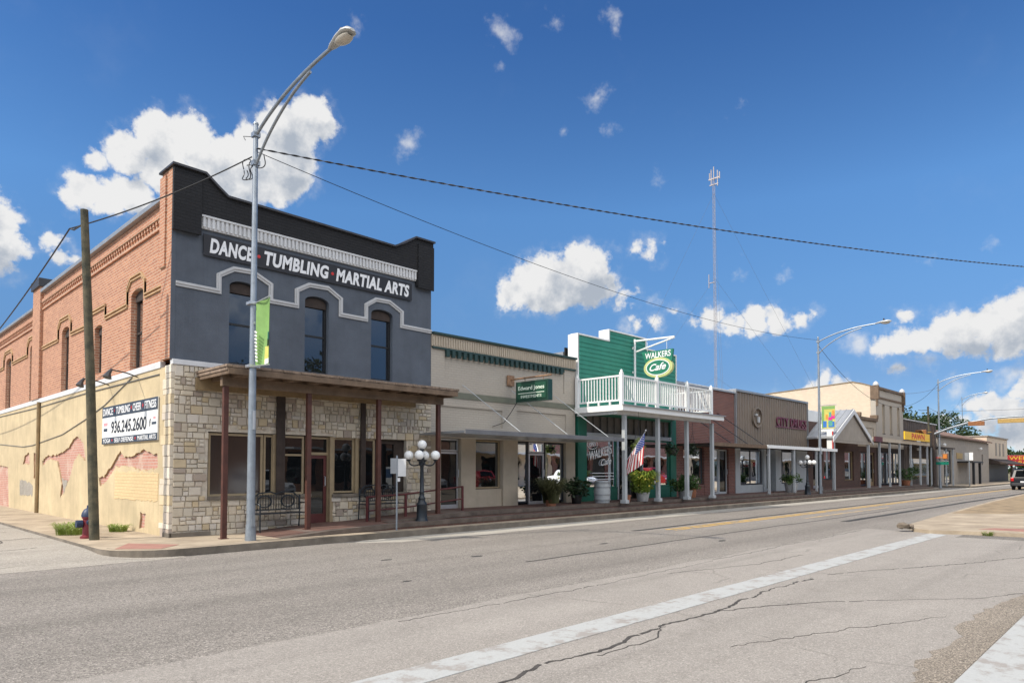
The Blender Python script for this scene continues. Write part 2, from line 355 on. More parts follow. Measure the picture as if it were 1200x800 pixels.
M = dict(
    brick_orange=brick('brick_orange', (.47,.215,.12), (.34,.14,.08), (.53,.4,.29), var=.35, stain=.25),
    brick_faded=brick('brick_faded', (.5,.25,.19), (.45,.2,.15), (.52,.41,.33), patch=(.56,.42,.33)),
    brick_black=brick('brick_black', (.012,.012,.014), (.016,.016,.018), (.009,.009,.01), bumpd=.012, var=.1),
    brick_red=brick('brick_red', (.21,.075,.055), (.13,.045,.038), (.24,.19,.16), var=.4),
    brick_brown=brick('brick_brown', (.11,.05,.036), (.07,.036,.028), (.13,.1,.08)),  # brown brick, darkened to deepen the shade under the porches
    brick_cream=brick('brick_cream', (.66,.55,.41), (.6,.49,.36), (.55,.45,.34), var=.2, patch=(.62,.47,.36), stain=.2),
    brick_paint=brick('brick_paint', (.44,.39,.325), (.42,.372,.31), (.39,.343,.285), bumpd=.006, var=.12, stain=.18),
    brick_yellow=brick('brick_yellow', (.66,.49,.27), (.62,.46,.25), (.55,.4,.22), bw=.24, rh=.08, bumpd=.008, var=.15, stain=.2),
    plaster=mat('plaster', (.55,.44,.27), .9, .15, .9, 25, .3, streak=.45),
    render_edge=mat('render_edge', (.45,.33,.2), .95, .2, 4),
    grey_paint=mat('grey_paint', (.092,.107,.132), .75, .16, 1.2, 38, .3, streak=.32),
    white_band=mat('white_band', (.62,.62,.62), .7, .08, 3, 30, .1, streak=.2),
    trim_grey=mat('trim_grey', (.5,.5,.5), .7, .08, 3),
    stone=tinted('stone'), stucco_grey=mat('stucco_grey', (.31,.272,.228), .85, .1, 2, 40, .15, streak=.15), mortar=mat('mortar', (.6,.53,.43), .95, .2, 6, 60, .3),
    stucco=mat('stucco', (.46,.39,.3), .85, .08, 2, 40, .15, streak=.12),
    olive=mat('olive', (.15,.155,.115), .7, .1, 3),
    dark_green=mat('dark_green', (.02,.05,.045), .6, .15, 4),
    green=mat('green', (.03,.225,.15), .55, .1, 1.5, 50, .08, streak=.15),
    green_dark=mat('green_dark', (.01,.12,.075), .55, .1, 2),
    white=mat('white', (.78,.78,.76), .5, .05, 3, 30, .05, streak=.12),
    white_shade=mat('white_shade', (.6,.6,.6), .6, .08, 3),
    pale_grey=mat('pale_grey', (.4,.42,.43), .6, .08, 2, streak=.1),
    tan_metal=mat('tan_metal', (.21,.165,.125), .5, .08, 1.5, 40, .05, streak=.15),
    cap_metal=mat('cap_metal', (.32,.33,.34), .45, .1, 2, metal=.4),
    roof_metal=mat('roof_metal', (.4,.41,.42), .4, .1, 1.5, metal=.3, streak=.15),
    dark_metal=mat('dark_metal', (.035,.035,.04), .5, .15, 4),
    black=mat('black', (.012,.012,.013), .5, .2, 5),
    rust=mat('rust', (.085,.028,.018), .6, .25, 5, 40, .1, streak=.3),
    oxide=mat('oxide', (.11,.022,.022), .55, .2, 5, streak=.3),
    shingle=mat('shingle', (.26,.19,.14), .9, .35, 6, 50, .4),
    timber=mat('timber', (.17,.115,.075), .85, .25, 3, 40, .2, streak=.4),
    timber_tan=mat('timber_tan', (.27,.19,.1), .85, .2, 3, 40, .15, streak=.3),
    timber_dark=mat('timber_dark', (.05,.035,.028), .85, .3, 4, 40, .2, streak=.4),
    tan_paint=mat('tan_paint', (.33,.25,.15), .6, .12, 4, streak=.2),
    maroon=mat('maroon', (.1,.022,.02), .5, .2, 4),
    barn=mat('barn', (.105,.08,.066), .9, .3, 2, 40, .25, streak=.6),
    galv=mat('galv', (.3,.33,.36), .42, .15, 5, 60, .05, metal=.55, streak=.25),
    alu=mat('alu', (.55,.56,.58), .35, .08, 4, metal=.7),
    lens=mat('lens', (.55,.5,.42), .25, .1, 8),
    lamp_head=mat('lamp_head', (.5,.5,.48), .4, .1, 4, metal=.3),
    globe=mat('globe', (.82,.82,.8), .3, .03, 4),
    iron=mat('iron', (.013,.019,.026), .4, .2, 6),
    creosote=mat('creosote', (.05,.06,.045), .9, .35, 4, 60, .4, tint=(.12,.1,.06), streak=.6),
    concrete_walk=mat('concrete_walk', (.36,.285,.2), .9, .2, 1.1, 40, .25, tint=(.4,.325,.235)),
    concrete_kerb=mat('concrete_kerb', (.19,.16,.125), .9, .3, 1.8, 45, .3),  # darkened: the shade on the kerb faces is put into the colour
    step_edge=mat('step_edge', (.13,.1,.08), .9, .3, 3, 45, .3), walk_red=brick('walk_red', (.15,.075,.055), (.12,.065,.05), (.15,.11,.09), bw=.22, rh=.11, var=.2),  # step edge and brick toned down to carry the deep shade on the tiers
    tactile=mat('tactile', (.34,.17,.13), .85, .12, 3, 60, .3),
    bare_earth=mat('bare_earth', (.3,.22,.13), .95, .3, 2, 30, .5),
    asphalt=asphalt('asphalt', (.215,.192,.167), (.262,.236,.207), .6, 72, .009, lanes=True),
    pave=asphalt('pave', (.275,.248,.217), (.325,.294,.26), .36, 100, .006, crack=.35),
    pave_side=asphalt('pave_side', (.31,.28,.24), (.38,.345,.295), .3, 60, .012, crack=.9),
    patch=asphalt('patch', (.15,.135,.118), (.19,.172,.15), .6, 60), gutter=asphalt('gutter', (.36,.33,.28), (.42,.39,.34), .25, 80, .006),
    seal=mat('seal', (.045,.043,.04), .9, .3, 4, 60, .3),
    gravel=asphalt('gravel', (.26,.218,.17), (.32,.272,.218), .8, 105, .02),
    line_white=worn('line_white', (.42,.42,.4), (.29,.26,.23), .5, 2.5),
    line_yellow=worn('line_yellow', (.56,.34,.08), (.25,.22,.18), .5, 3),
    line_faint=worn('line_faint', (.58,.36,.1), (.3,.26,.21), .42, 3),
    crack=mat('crack', (.065,.057,.05), .95, .3, 8),
    ground=mat('ground', (.2,.17,.09), .95, .3, .05, 2, .3),
    glass=glass('glass', (.007,.008,.009), .085), glass_up=glass('glass_up', (.012,.012,.014), .13), glass_brown=glass('glass_brown', (.045,.03,.024), .1, .08),
    glass_car=glass('glass_car', (.006,.007,.008), .02, .12),
    paper=mat('paper', (.75,.75,.73), .6, .05, 4), letter_white=mat('letter_white', (.8,.8,.8), .5, .03, 4),
    sign_black=mat('sign_black', (.017,.017,.021), .55, .15, 4), letter_black=mat('letter_black', (.02,.022,.03), .6, .1, 5),
    navy=mat('navy', (.035,.05,.075), .6, .15, 5), letter_red=mat('letter_red', (.55,.025,.02), .5, .1, 5),
    pink=mat('pink', (.75,.3,.32), .6, .1, 5),
    sign_green=mat('sign_green', (.012,.05,.035), .35, .15, 5), letter_pale=mat('letter_pale', (.75,.85,.72), .5, .05, 4),
    cafe_green=mat('cafe_green', (.015,.17,.1), .45, .1, 6), cafe_yellow=mat('cafe_yellow', (.5,.53,.22), .5, .15, 9), cafe_teal=mat('cafe_teal', (.1,.33,.25), .5, .1, 6),
    burgundy=mat('burgundy', (.14,.02,.05), .45, .15, 6),
    pawn_yellow=mat('pawn_yellow', (.85,.5,.015), .5, .05, 4), bank_red=mat('bank_red', (.3,.012,.016), .45, .08, 4), bank_yellow=mat('bank_yellow', (.6,.4,.03), .45, .05, 4),
    signal_yellow=mat('signal_yellow', (.42,.27,.08), .5, .15, 6), signal_brown=mat('signal_brown', (.26,.1,.03), .5, .2, 6), street_green=mat('street_green', (.0,.17,.11), .4, .1, 4),
    lime=mat('lime', (.2,.36,.1), .7, .1, 4), banner_dark=mat('banner_dark', (.02,.13,.1), .7, .1, 5), banner_yellow=mat('banner_yellow', (.55,.52,.12), .7, .1, 5), banner_blue=mat('banner_blue', (.03,.16,.5), .7, .1, 5),
    banner_orange=mat('banner_orange', (.75,.28,.05), .7, .1, 5), banner_pink=mat('banner_pink', (.6,.03,.25), .7, .1, 5),
    flag_red=mat('flag_red', (.42,.03,.04), .8, .1, 5), flag_blue=mat('flag_blue', (.03,.05,.2), .8, .1, 5), flag_white=mat('flag_white', (.75,.73,.7), .8, .08, 5),
    car_white=mat('car_white', (.75,.75,.74), .25, .03, 2), car_black=mat('car_black', (.01,.011,.014), .35, .1, 3, spec=.25), car_red=mat('car_red', (.2,.014,.014), .25, .06, 3),
    tyre=mat('tyre', (.015,.015,.015), .9, .2, 8), tail=mat('tail', (.5,.01,.01), .25, .05, 4), plate=mat('plate', (.6,.6,.6), .5, .05, 4),
    hyd_red=mat('hyd_red', (.19,.018,.026), .5, .2, 8), hyd_blue=mat('hyd_blue', (.02,.035,.08), .5, .2, 8),
    pot_clay=mat('pot_clay', (.32,.13,.07), .85, .2, 5), pot_grey=mat('pot_grey', (.36,.36,.36), .8, .2, 5), soil=mat('soil', (.03,.022,.016), .95, .3, 9),
    leaf=leafmat('leaf', (.02,.05,.012), (.05,.1,.02)), leaf_lime=leafmat('leaf_lime', (.09,.17,.02), (.28,.32,.04)), leaf_dark=leafmat('leaf_dark', (.012,.03,.012), (.03,.055,.02)),
    leaf_dry=leafmat('leaf_dry', (.06,.065,.03), (.12,.12,.05)), weed=leafmat('weed', (.13,.2,.03), (.26,.32,.06)), tree=leafmat('tree', (.02,.045,.012), (.05,.085,.022)),
    flower=mat('flower', (.6,.5,.08), .6, .2, 12), bark=mat('bark', (.09,.065,.045), .95, .3, 6, 30, .5),
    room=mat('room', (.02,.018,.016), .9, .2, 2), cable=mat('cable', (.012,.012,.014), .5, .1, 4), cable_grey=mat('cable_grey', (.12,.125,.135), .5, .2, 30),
    tower=mat('tower', (.4,.36,.36), .5, .15, 2, metal=.3), orange_face=mat('orange_face', (.6,.2,.03), .5, .1, 5), red_face=mat('red_face', (.5,.02,.03), .5, .1, 5),
    rock=mat('rock', (.2,.16,.12), .95, .3, 8, 40, .5), hills=mat('hills', (.04,.06,.025), .95, .3, .3, 2, .5),
)
# ------------------------------------------------------------------ camera, sky, sun
cam = bpy.data.objects.new('camera', bpy.data.cameras.new('camera')); COL.objects.link(cam)
YAW, PITCH = rad(44.2), rad(2.0)
cam.location = (0, 0, 1.65)
cam.rotation_euler = (rad(90)+PITCH, 0, YAW-rad(90))
cam.data.sensor_width = 36; cam.data.lens = 24; cam.data.sensor_fit = 'HORIZONTAL'
cam.data.shift_y = (522-400)/1200
cam.data.clip_start = .05; cam.data.clip_end = 6000
S.camera = cam

SUN_AZ, SUN_EL = 16., 46.          # the sun stands behind and to the left: -X, a little +Y
sd = Vector((-math.cos(rad(SUN_AZ))*math.cos(rad(SUN_EL)), math.sin(rad(SUN_AZ))*math.cos(rad(SUN_EL)), math.sin(rad(SUN_EL))))
sun = bpy.data.objects.new('sun', bpy.data.lights.new('sun', 'SUN')); COL.objects.link(sun)
sun.data.energy = 2.5; sun.data.angle = rad(.53); sun.data.color = (1, .93, .82)
sun.rotation_euler = (-sd).to_track_quat('-Z', 'Y').to_euler()

W = bpy.data.worlds.new('World'); S.world = W; W.use_nodes = True
nt = W.node_tree; nt.nodes.clear()
sky = nt.nodes.new('ShaderNodeTexSky'); sky.sky_type = 'NISHITA'; sky.sun_disc = False
sky.sun_elevation = rad(SUN_EL); sky.sun_rotation = math.atan2(sd.x, sd.y)
sky.altitude = 2500; sky.air_density = .75; sky.dust_density = 0; sky.ozone_density = 3.0
tc = nt.nodes.new('ShaderNodeTexCoord'); DIR = tc.outputs['Generated']
def wm(op, a, b=None, c=None, clamp=False):
    n = nt.nodes.new('ShaderNodeMath'); n.operation = op; n.use_clamp = clamp
    for i, v in enumerate((a, b, c)):
        if v is None: continue
        if isinstance(v, (int, float)): n.inputs[i].default_value = v
        else: nt.links.new(v, n.inputs[i])
    return n.outputs[0]
def sdir(px, py):
    # direction of a cloud in the sky, from its bearing and height above the horizon
    a = (px-600)/800; b = (522-py)/800
    f = Vector((math.cos(YAW)*math.cos(PITCH), math.sin(YAW)*math.cos(PITCH), math.sin(PITCH)))
    r = Vector((math.sin(YAW), -math.cos(YAW), 0)); u = r.cross(f)
    v = f + r*a + u*b
    return v.normalized(), 1/v.length
# every cloud is a cluster of puffs: bearing/height as seen from the street, radius
PUFFS = [(150,178,24),(185,163,28),(225,165,27),(262,182,27),(295,180,30),(335,150,34),(362,132,24),(330,195,36),(245,205,32),(200,205,28),(372,150,18),(290,215,30),(330,222,22),
 (100,228,21),(85,234,16),(130,236,20),(112,190,13),(160,232,24),
 (0,262,24),(12,290,22),(-20,280,40),(62,288,15),(78,303,14),(94,300,10),(30,300,12),(-30,240,30),
 (640,340,26),(665,330,28),(690,322,26),(598,345,19),(618,330,19),(645,318,22),(680,312,22),(708,305,16),(690,335,22),(655,345,20),(625,350,15),(715,330,14),(735,350,10),(762,294,9),(745,292,8),(780,296,7),
 (745,382,9),(765,378,10),(790,366,9),(815,372,11),(835,374,12),(862,380,16),(885,378,18),(910,374,17),(935,372,11),(950,368,7),(880,392,10),
 (1040,404,14),(1058,398,17),(1080,394,18),(1105,388,20),(1130,384,22),(1155,380,22),(1180,372,22),(1200,362,24),(1190,392,24),(1150,402,18),(1120,406,14),(1215,380,30),(1060,370,9),(1051,431,9),
 (1140,478,18),(1160,476,20),(1180,480,20),(1195,468,16),(1195,490,18),(1150,494,16),(1125,494,12),(1205,455,16),(1210,510,22),(1100,500,12),(1180,505,16),
 (945,458,12),(965,455,13),(985,456,13),(1000,455,9),(925,462,9)]
WISPS = [(478,172,20),(470,188,14),(488,160,14),(590,35,20),(602,24,12),(575,50,10),(655,25,14),(718,18,15),(716,38,10),(700,118,17),(712,152,13),(660,146,12),(422,22,16),(585,75,14),(870,318,11),(890,319,9),(921,280,9),(865,130,14),(920,326,12),(730,385,18),(1090,420,20),(1000,400,22),(770,350,16),(1120,455,22),(1160,285,10),(1085,305,14),(770,208,10),(1180,440,25)]
def field(lst, d):
    out = None
    for px, py, R_ in lst:
        c, k = sdir(px, py)
        ang = R_*(1.22 if px > 540 else 1.1)/800*k
        n = nt.nodes.new('ShaderNodeVectorMath'); n.operation = 'DISTANCE'
        nt.links.new(d, n.inputs[0]); n.inputs[1].default_value = c
        v = wm('MULTIPLY_ADD', n.outputs['Value'], -1/ang, 1.0)
        v = wm('MULTIPLY', v, min(1.35, R_/20))
        out = v if out is None else wm('SMOOTH_MAX' if False else 'MAXIMUM', out, v)
    return out
def wnoise(scale, detail, rough, off=None):
    n = nt.nodes.new('ShaderNodeTexNoise'); n.inputs['Scale'].default_value = scale; n.inputs['Detail'].default_value = detail; n.inputs['Roughness'].default_value = rough
    if off is None: nt.links.new(DIR, n.inputs['Vector'])
    else:
        a = nt.nodes.new('ShaderNodeVectorMath'); a.operation = 'ADD'; nt.links.new(DIR, a.inputs[0]); a.inputs[1].default_value = off
        nt.links.new(a.outputs[0], n.inputs['Vector'])
    return n
# cauliflower edges: bend the direction by noise before measuring the distance to the puffs
wn = wnoise(22, 6, .62)
vs_ = nt.nodes.new('ShaderNodeVectorMath'); vs_.operation = 'SUBTRACT'; nt.links.new(wn.outputs['Color'], vs_.inputs[0]); vs_.inputs[1].default_value = (.5,.5,.5)
vm_ = nt.nodes.new('ShaderNodeVectorMath'); vm_.operation = 'MULTIPLY_ADD'; nt.links.new(vs_.outputs[0], vm_.inputs[0]); vm_.inputs[1].default_value = (.05,.05,.05); nt.links.new(DIR, vm_.inputs[2])
DW = vm_.outputs[0]
nA = wnoise(16, 9, .6).outputs['Fac']; nB = wnoise(34, 8, .6).outputs['Fac']
tl = (sd - Vector((math.cos(YAW), math.sin(YAW), 0))*sd.dot(Vector((math.cos(YAW), math.sin(YAW), 0)))).normalized()
nA2 = wnoise(16, 9, .6, tuple(tl*-.018)).outputs['Fac']
big = field(PUFFS, DW)
dens = wm('ADD', big, wm('MULTIPLY', wm('SUBTRACT', nA, .5), 1.1))
dens = wm('ADD', dens, wm('MULTIPLY', wm('SUBTRACT', nB, .5), 1.1))
def sstep(x, a, b):
    n = nt.nodes.new('ShaderNodeMapRange'); n.interpolation_type = 'SMOOTHSTEP'; nt.links.new(x, n.inputs[0])
    n.inputs[1].default_value = a; n.inputs[2].default_value = b; return n.outputs[0]
maskA = sstep(dens, .02, .4)
wis = field(WISPS, DW)
densw = wm('ADD', wis, wm('MULTIPLY', wm('SUBTRACT', nB, .56), 2.6))
maskB = wm('MULTIPLY', sstep(densw, .05, 1.5), .8)
halo = wm('MULTIPLY', wm('MULTIPLY', sstep(dens, -.4, .3), sstep(nB, .4, .8)), .35)
cover = wm('MAXIMUM', wm('MAXIMUM', maskA, halo), maskB)
# unseen broken cumulus behind and beside the viewer, added to fill the shaded fronts
fw = nt.nodes.new('ShaderNodeVectorMath'); fw.operation = 'DOT_PRODUCT'; nt.links.new(DIR, fw.inputs[0]); fw.inputs[1].default_value = (math.cos(YAW)*.93, math.sin(YAW)*.93, -.36)
away = sstep(fw.outputs['Value'], -.12, -.42)
nC = wnoise(3.2, 8, .58).outputs['Fac']
densC = wm('ADD', nC, wm('MULTIPLY', wm('SUBTRACT', nB, .5), .12))
szb = nt.nodes.new('ShaderNodeSeparateXYZ'); nt.links.new(DIR, szb.inputs[0])
high = sstep(szb.outputs[2], .12, .42)  # added clouds cleared low down, so less fill reaches under the awnings
maskC = wm('MULTIPLY', wm('MULTIPLY', sstep(densC, .40, .50), away), high)
front = cover; cover = wm('MAXIMUM', cover, maskC)
# faint streaks high up
hz = wnoise(5, 6, .6).outputs['Fac']
cover = wm('MAXIMUM', cover, wm('MULTIPLY', sstep(hz, .6, .9), .07))
# light on the puffs: brighter where the cloud falls away towards the sun, greyer in the thick
up_ = nt.nodes.new('ShaderNodeVectorMath'); up_.operation = 'ADD'; nt.links.new(DW, up_.inputs[0]); up_.inputs[1].default_value = tuple(tl*.012+Vector((0,0,.022)))
over = wm('ADD', field([q for q in PUFFS if q[2] > 13], up_.outputs[0]), wm('MULTIPLY', wm('SUBTRACT', nA2, .5), 1.2))
lit = wm('SUBTRACT', .97, wm('MULTIPLY', sstep(over, -.25, 1.1), .46))
lit = wm('MULTIPLY_ADD', wm('SUBTRACT', nA, nA2), 1.0, lit, clamp=True)
cr = nt.nodes.new('ShaderNodeValToRGB'); nt.links.new(lit, cr.inputs[0])
cr.color_ramp.elements[0].position = .5; cr.color_ramp.elements[0].color = (.5,.56,.65,1)
cr.color_ramp.elements[1].position = .95; cr.color_ramp.elements[1].color = (1.0,1.0,1.0,1)
SKY_STRENGTH = .11
cm = nt.nodes.new('ShaderNodeMix'); cm.data_type = 'RGBA'; cm.blend_type = 'MULTIPLY'; cm.inputs['Factor'].default_value = 1
nt.links.new(cr.outputs[0], cm.inputs[6]); CLOUD = 4.6; cm.inputs[7].default_value = (CLOUD, CLOUD, CLOUD, 1)
hs = nt.nodes.new('ShaderNodeHueSaturation'); nt.links.new(sky.outputs[0], hs.inputs['Color']); hs.inputs['Saturation'].default_value = 1.12; hs.inputs['Value'].default_value = 1.0
# a deeper, more even blue than the model's pale horizon: graded by height in the sky
sz = nt.nodes.new('ShaderNodeSeparateXYZ'); nt.links.new(DIR, sz.inputs[0])
gr = nt.nodes.new('ShaderNodeValToRGB'); nt.links.new(sz.outputs[2], gr.inputs[0]); el = gr.color_ramp.elements
for p_, c_ in ((.02,(.26,.25,.245,1)),(.12,(.31,.30,.29,1)),(.24,(.48,.5,.46,1)),(.35,(.575,.635,.6,1)),(.55,(.375,.49,.565,1)),(.9,(.36,.46,.53,1))):
    e = el.new(p_); e.color = c_
el.remove(el[0]); el.remove(el[-1])
gm = nt.nodes.new('ShaderNodeMix'); gm.data_type = 'RGBA'; gm.blend_type = 'MULTIPLY'; gm.inputs['Factor'].default_value = 1
nt.links.new(hs.outputs[0], gm.inputs[6]); nt.links.new(gr.outputs[0], gm.inputs[7]); hs.inputs['Value'].default_value = 2.0
mx = nt.nodes.new('ShaderNodeMix'); mx.data_type = 'RGBA'
nt.links.new(cover, mx.inputs['Factor']); nt.links.new(gm.outputs[2], mx.inputs[6]); nt.links.new(cm.outputs[2], mx.inputs[7])
# the added clouds behind the viewer are brightened to lift the shaded fronts
bc = nt.nodes.new('ShaderNodeMix'); bc.data_type = 'RGBA'; nt.links.new(maskC, bc.inputs['Factor']); nt.links.new(mx.outputs[2], bc.inputs[6])
bcol = nt.nodes.new('ShaderNodeValToRGB'); nt.links.new(densC, bcol.inputs[0]); bcol.color_ramp.elements[0].position = .46; bcol.color_ramp.elements[0].color = (1,1,1,1); bcol.color_ramp.elements[1].position = .7; bcol.color_ramp.elements[1].color = (.6,.63,.68,1)
bm_ = nt.nodes.new('ShaderNodeMix'); bm_.data_type = 'RGBA'; bm_.blend_type = 'MULTIPLY'; bm_.inputs['Factor'].default_value = 1; nt.links.new(bcol.outputs[0], bm_.inputs[6]); bm_.inputs[7].default_value = (14,14,14,1)
nt.links.new(bm_.outputs[2], bc.inputs[7])
bg = nt.nodes.new('ShaderNodeBackground'); bg.inputs['Strength'].default_value = SKY_STRENGTH
nt.links.new(bc.outputs[2], bg.inputs['Color'])
wo = nt.nodes.new('ShaderNodeOutputWorld'); nt.links.new(bg.outputs[0], wo.inputs['Surface'])
W.cycles.sampling_method = 'MANUAL'; W.cycles.sample_map_resolution = 1024
S.view_settings.view_transform = 'Standard'; S.view_settings.look = 'None'; S.view_settings.exposure = 0.75; S.view_settings.gamma = 1
S.render.engine = 'CYCLES'; S.cycles.use_denoising = True; S.cycles.max_bounces = 6
S.render.resolution_x = 1024; S.render.resolution_y = 682

# ------------------------------------------------------------------ ground, roads, pavements
def struct(name, mb, m, **kw):
    return tag(mb.build(name, m, **kw), kind='structure')
g = MB(); g.slab('Z', [(-1500,-1500),(2500,-1500),(2500,1500),(-1500,1500)], -.5, -.06); struct('ground', g, M['ground'])
def jag(x0, x1, y, step, amp, seed):
    r = random.Random(seed); pts = []; x = x0; v = 0
    while x < x1:
        v = .7*v + r.uniform(-amp, amp); pts.append((x, y+v)); x += step*r.uniform(.6, 1.4)
    pts.append((x1, y)); return pts
g = MB(); g.slab('Z', [(-80,2),(300,2),(300,13.75),(-80,13.75)], -.3, 0.)
struct('main_road', g, M['asphalt'])
# older, paler pavement on the near side: the mouth of the side street, with cracks along its joints
g = MB()
edge = jag(-60, 20.6, 6.25, .5, .05, 3)
g.slab('Z', [(-60,-60)] + [(20.6,-60)] + edge[::-1], -.02, .004)
def crackline(pts, w, seed, z0=.0045, z1=.007):
    r = random.Random(seed); P = []; off = 0.; wid = 1.
    for (ax, ay), (bx, by) in zip(pts, pts[1:]):
        n = max(2, int(math.hypot(bx-ax, by-ay)/.055))
        for i in range(n):
            t = i/n; off = .82*off+r.uniform(-.028,.028); P.append((ax+(bx-ax)*t+r.uniform(-.012,.012), ay+(by-ay)*t+off))
    P.append(pts[-1])
    for p, q in zip(P, P[1:]):
        wid = min(1.5, max(.12, wid+r.uniform(-.3,.3)))
        if r.random() < .03: continue
        ww = w*.55*wid
        dx, dy = q[0]-p[0], q[1]-p[1]; L = math.hypot(dx, dy)+1e-6; nx, ny = -dy/L*ww/2, dx/L*ww/2
        g.slab('Z', [(p[0]+nx,p[1]+ny),(q[0]+nx,q[1]+ny),(q[0]-nx,q[1]-ny),(p[0]-nx,p[1]-ny)], z0, z1, mi=1)
crackline([(3.0,3.75),(4.4,3.86),(5.3,3.78),(6.4,3.95),(7.6,3.92),(9.2,4.02),(10.6,4.0)], .05, 1)
crackline([(4.9,3.7),(5.5,3.66),(5.9,3.72),(6.3,3.88)], .02, 2)
crackline([(7.4,3.9),(8.6,3.3),(9.6,2.6),(10.4,1.9),(11.3,1.5)], .028, 3)
crackline([(11.2,3.98),(13.0,3.2),(15.0,2.4),(17.0,1.6)], .03, 4)
crackline([(6.0,3.0),(7.5,2.5),(9.0,1.9)], .012, 5)
crackline([(4.5,6.1),(8,5.95),(12,6.1),(20,6.2)], .016, 9)
crackline([(9.5,5.8),(11.5,5.3),(13.4,5.2)], .018, 10)
crackline([(5.0,2.2),(6.2,1.9)], .015, 11)
struct('side_street_mouth', g, [M['pave'], M['crack']])
g = MB(); e2 = jag(-40, 5.0, 13.42, .5, .05, 5); k_ = len(e2)
g.add([(x, y, .003) for x, y in e2] + [(x, 15.6, .09) for x, y in e2], [(i, i+1, k_+i+1, k_+i) for i in range(k_-1)])
g.add([(-40,15.6,.09),(5.0,15.6,.09),(5.0,90,.09),(-40,90,.09)], [(0,1,2,3)])
crackline([(-3,15.8),(-.5,15.9),(1.6,15.8),(3.2,16.4)], .045, 6, .0905, .093)
crackline([(-4,17.2),(0,17.5),(3.6,18.8)], .04, 7, .0905, .093)
crackline([(2.0,15.7),(2.2,16.4),(2.9,18.0),(3.2,22)], .05, 8, .0905, .093); crackline([(-8,19.5),(-2,20.2),(3.5,21)], .05, 17, .0905, .093)
struct('side_street', g, [M['pave_side'], M['crack']])
# the wide lines of the crossing
g = MB(); g.slab('Z', [(1.2,4.2)] + jag(1.5, 20, 4.2, .25, .006, 91) + [(20.2,4.6)] + jag(1.5, 20, 4.6, .25, .006, 92)[::-1] + [(1.2,4.6)], .0, .010); struct('crossing_line', g, M['line_white'])
g = MB(); g.slab('Z', [(3.0,.72),(20.2,.72),(20.2,1.27),(3.0,1.27)], .0, .010); struct('crossing_line', g, M['line_white'])
g = MB(); dk = [(x, y) for y, x in jag(-6, 3.9, 19.5, .3, .12, 61)]
g.slab('Z', dk + [(20.68,3.9),(20.68,-6)], 0., .007); struct('dark_patch', g, M['patch'])
# loose gravel along the near line
g = MB(); up = jag(5.2, 12.5, 1.62, .16, .06, 21); up = [(x, y-.012*(x-8.5)**2) for x, y in up]
g.slab('Z', [(5.0,1.28)] + up + [(12.7,1.28)], 0., .008)
struct('gravel_patch', g, M['gravel'])
# gutter strip below the far kerb and the centre lines
g = MB(); lo = jag(9.5, 150, 12.72, .7, .05, 31)
g.slab('Z', lo + [(150,13.6),(9.0,13.6),(8.6,13.3)], 0., .004); struct('gutter_strip', g, M['gutter'])
for y in (9.86, 10.1):
    g = MB(); g.slab('Z', [(16.5,y-.06),(220,y-.06),(220,y+.06),(16.5,y+.06)], 0., .006); struct('centre_line', g, M['line_yellow'])
g = MB(); sl = jag(15.5, 120, 10.62, .6, .03, 41)
g.slab('Z', sl + [(x, y-.17) for x, y in sl[::-1]], 0., .005)
s2 = jag(9.0, 90, 8.4, .6, .03, 42); g.slab('Z', s2 + [(x, y-.04) for x, y in s2[::-1]], 0., .005)
s3 = jag(23, 140, 7.75, .8, .03, 43); g.slab('Z', s3 + [(x, y-.25) for x, y in s3[::-1]], 0., .005)
for (cx, cy, rr) in ((8.9,9.6,.1),(12.4,9.2,.08),(7.4,10.4,.07),(14.8,7.6,.1),(6.2,8.2,.05)):
    r = random.Random(int(cx*10)); g.slab('Z', [(cx+rr*1.6*math.cos(t)*r.uniform(.7,1.2), cy+rr*.7*math.sin(t)*r.uniform(.7,1.2)) for t in [i*.628 for i in range(10)]], 0., .005)
struct('crack_seal', g, M['seal'])
g = MB(); g.slab('Z', [(23.5,8.98),(33,8.98),(33,9.12),(23.5,9.12)], 0., .006); struct('faded_line', g, M['line_faint'])
# far sidewalk: a low kerb tier with a round corner, then two raised brick tiers
arc = [(4.95-1.1*math.sin(t), 14.7-1.1*math.cos(t)) for t in [math.pi/2*i/8 for i in range(9)]]
outer = [(63.5,13.6),(63.5,16.3),(5.7,16.3),(5.7,80),(3.85,80)] + arc[::-1]
g = MB(); g.slab('Z', outer, -.2, .15, mi=0, ms=1)
for x in [6.6,8.1] + [9.6+1.5*i for i in range(3)]:
    g.box(x, x+.012, 13.75, 15.95, .1505, .1512, 2)
for y in [17.4+1.5*i for i in range(20)]:
    g.box(4.0, 5.6, y, y+.014, .1505, .1512, 2)
kerb_in = [(63.5,13.75)] + [(4.95-.95*math.sin(t), 14.7-.95*math.cos(t)) for t in [math.pi/2*i/8 for i in range(9)]] + [(4.0,60)]
g.ribbon('Z', kerb_in[:10], .014, .1505, .1512, 2)
struct('sidewalk', g, [M['concrete_walk'], M['concrete_kerb'], M['crack']], bevel=.02)
g = MB(); g.slab('Z', [(4.05,14.4),(4.7,13.85),(5.2,14.35),(4.55,15.3)], .14, .156); struct('tactile_panel', g, M['tactile'])
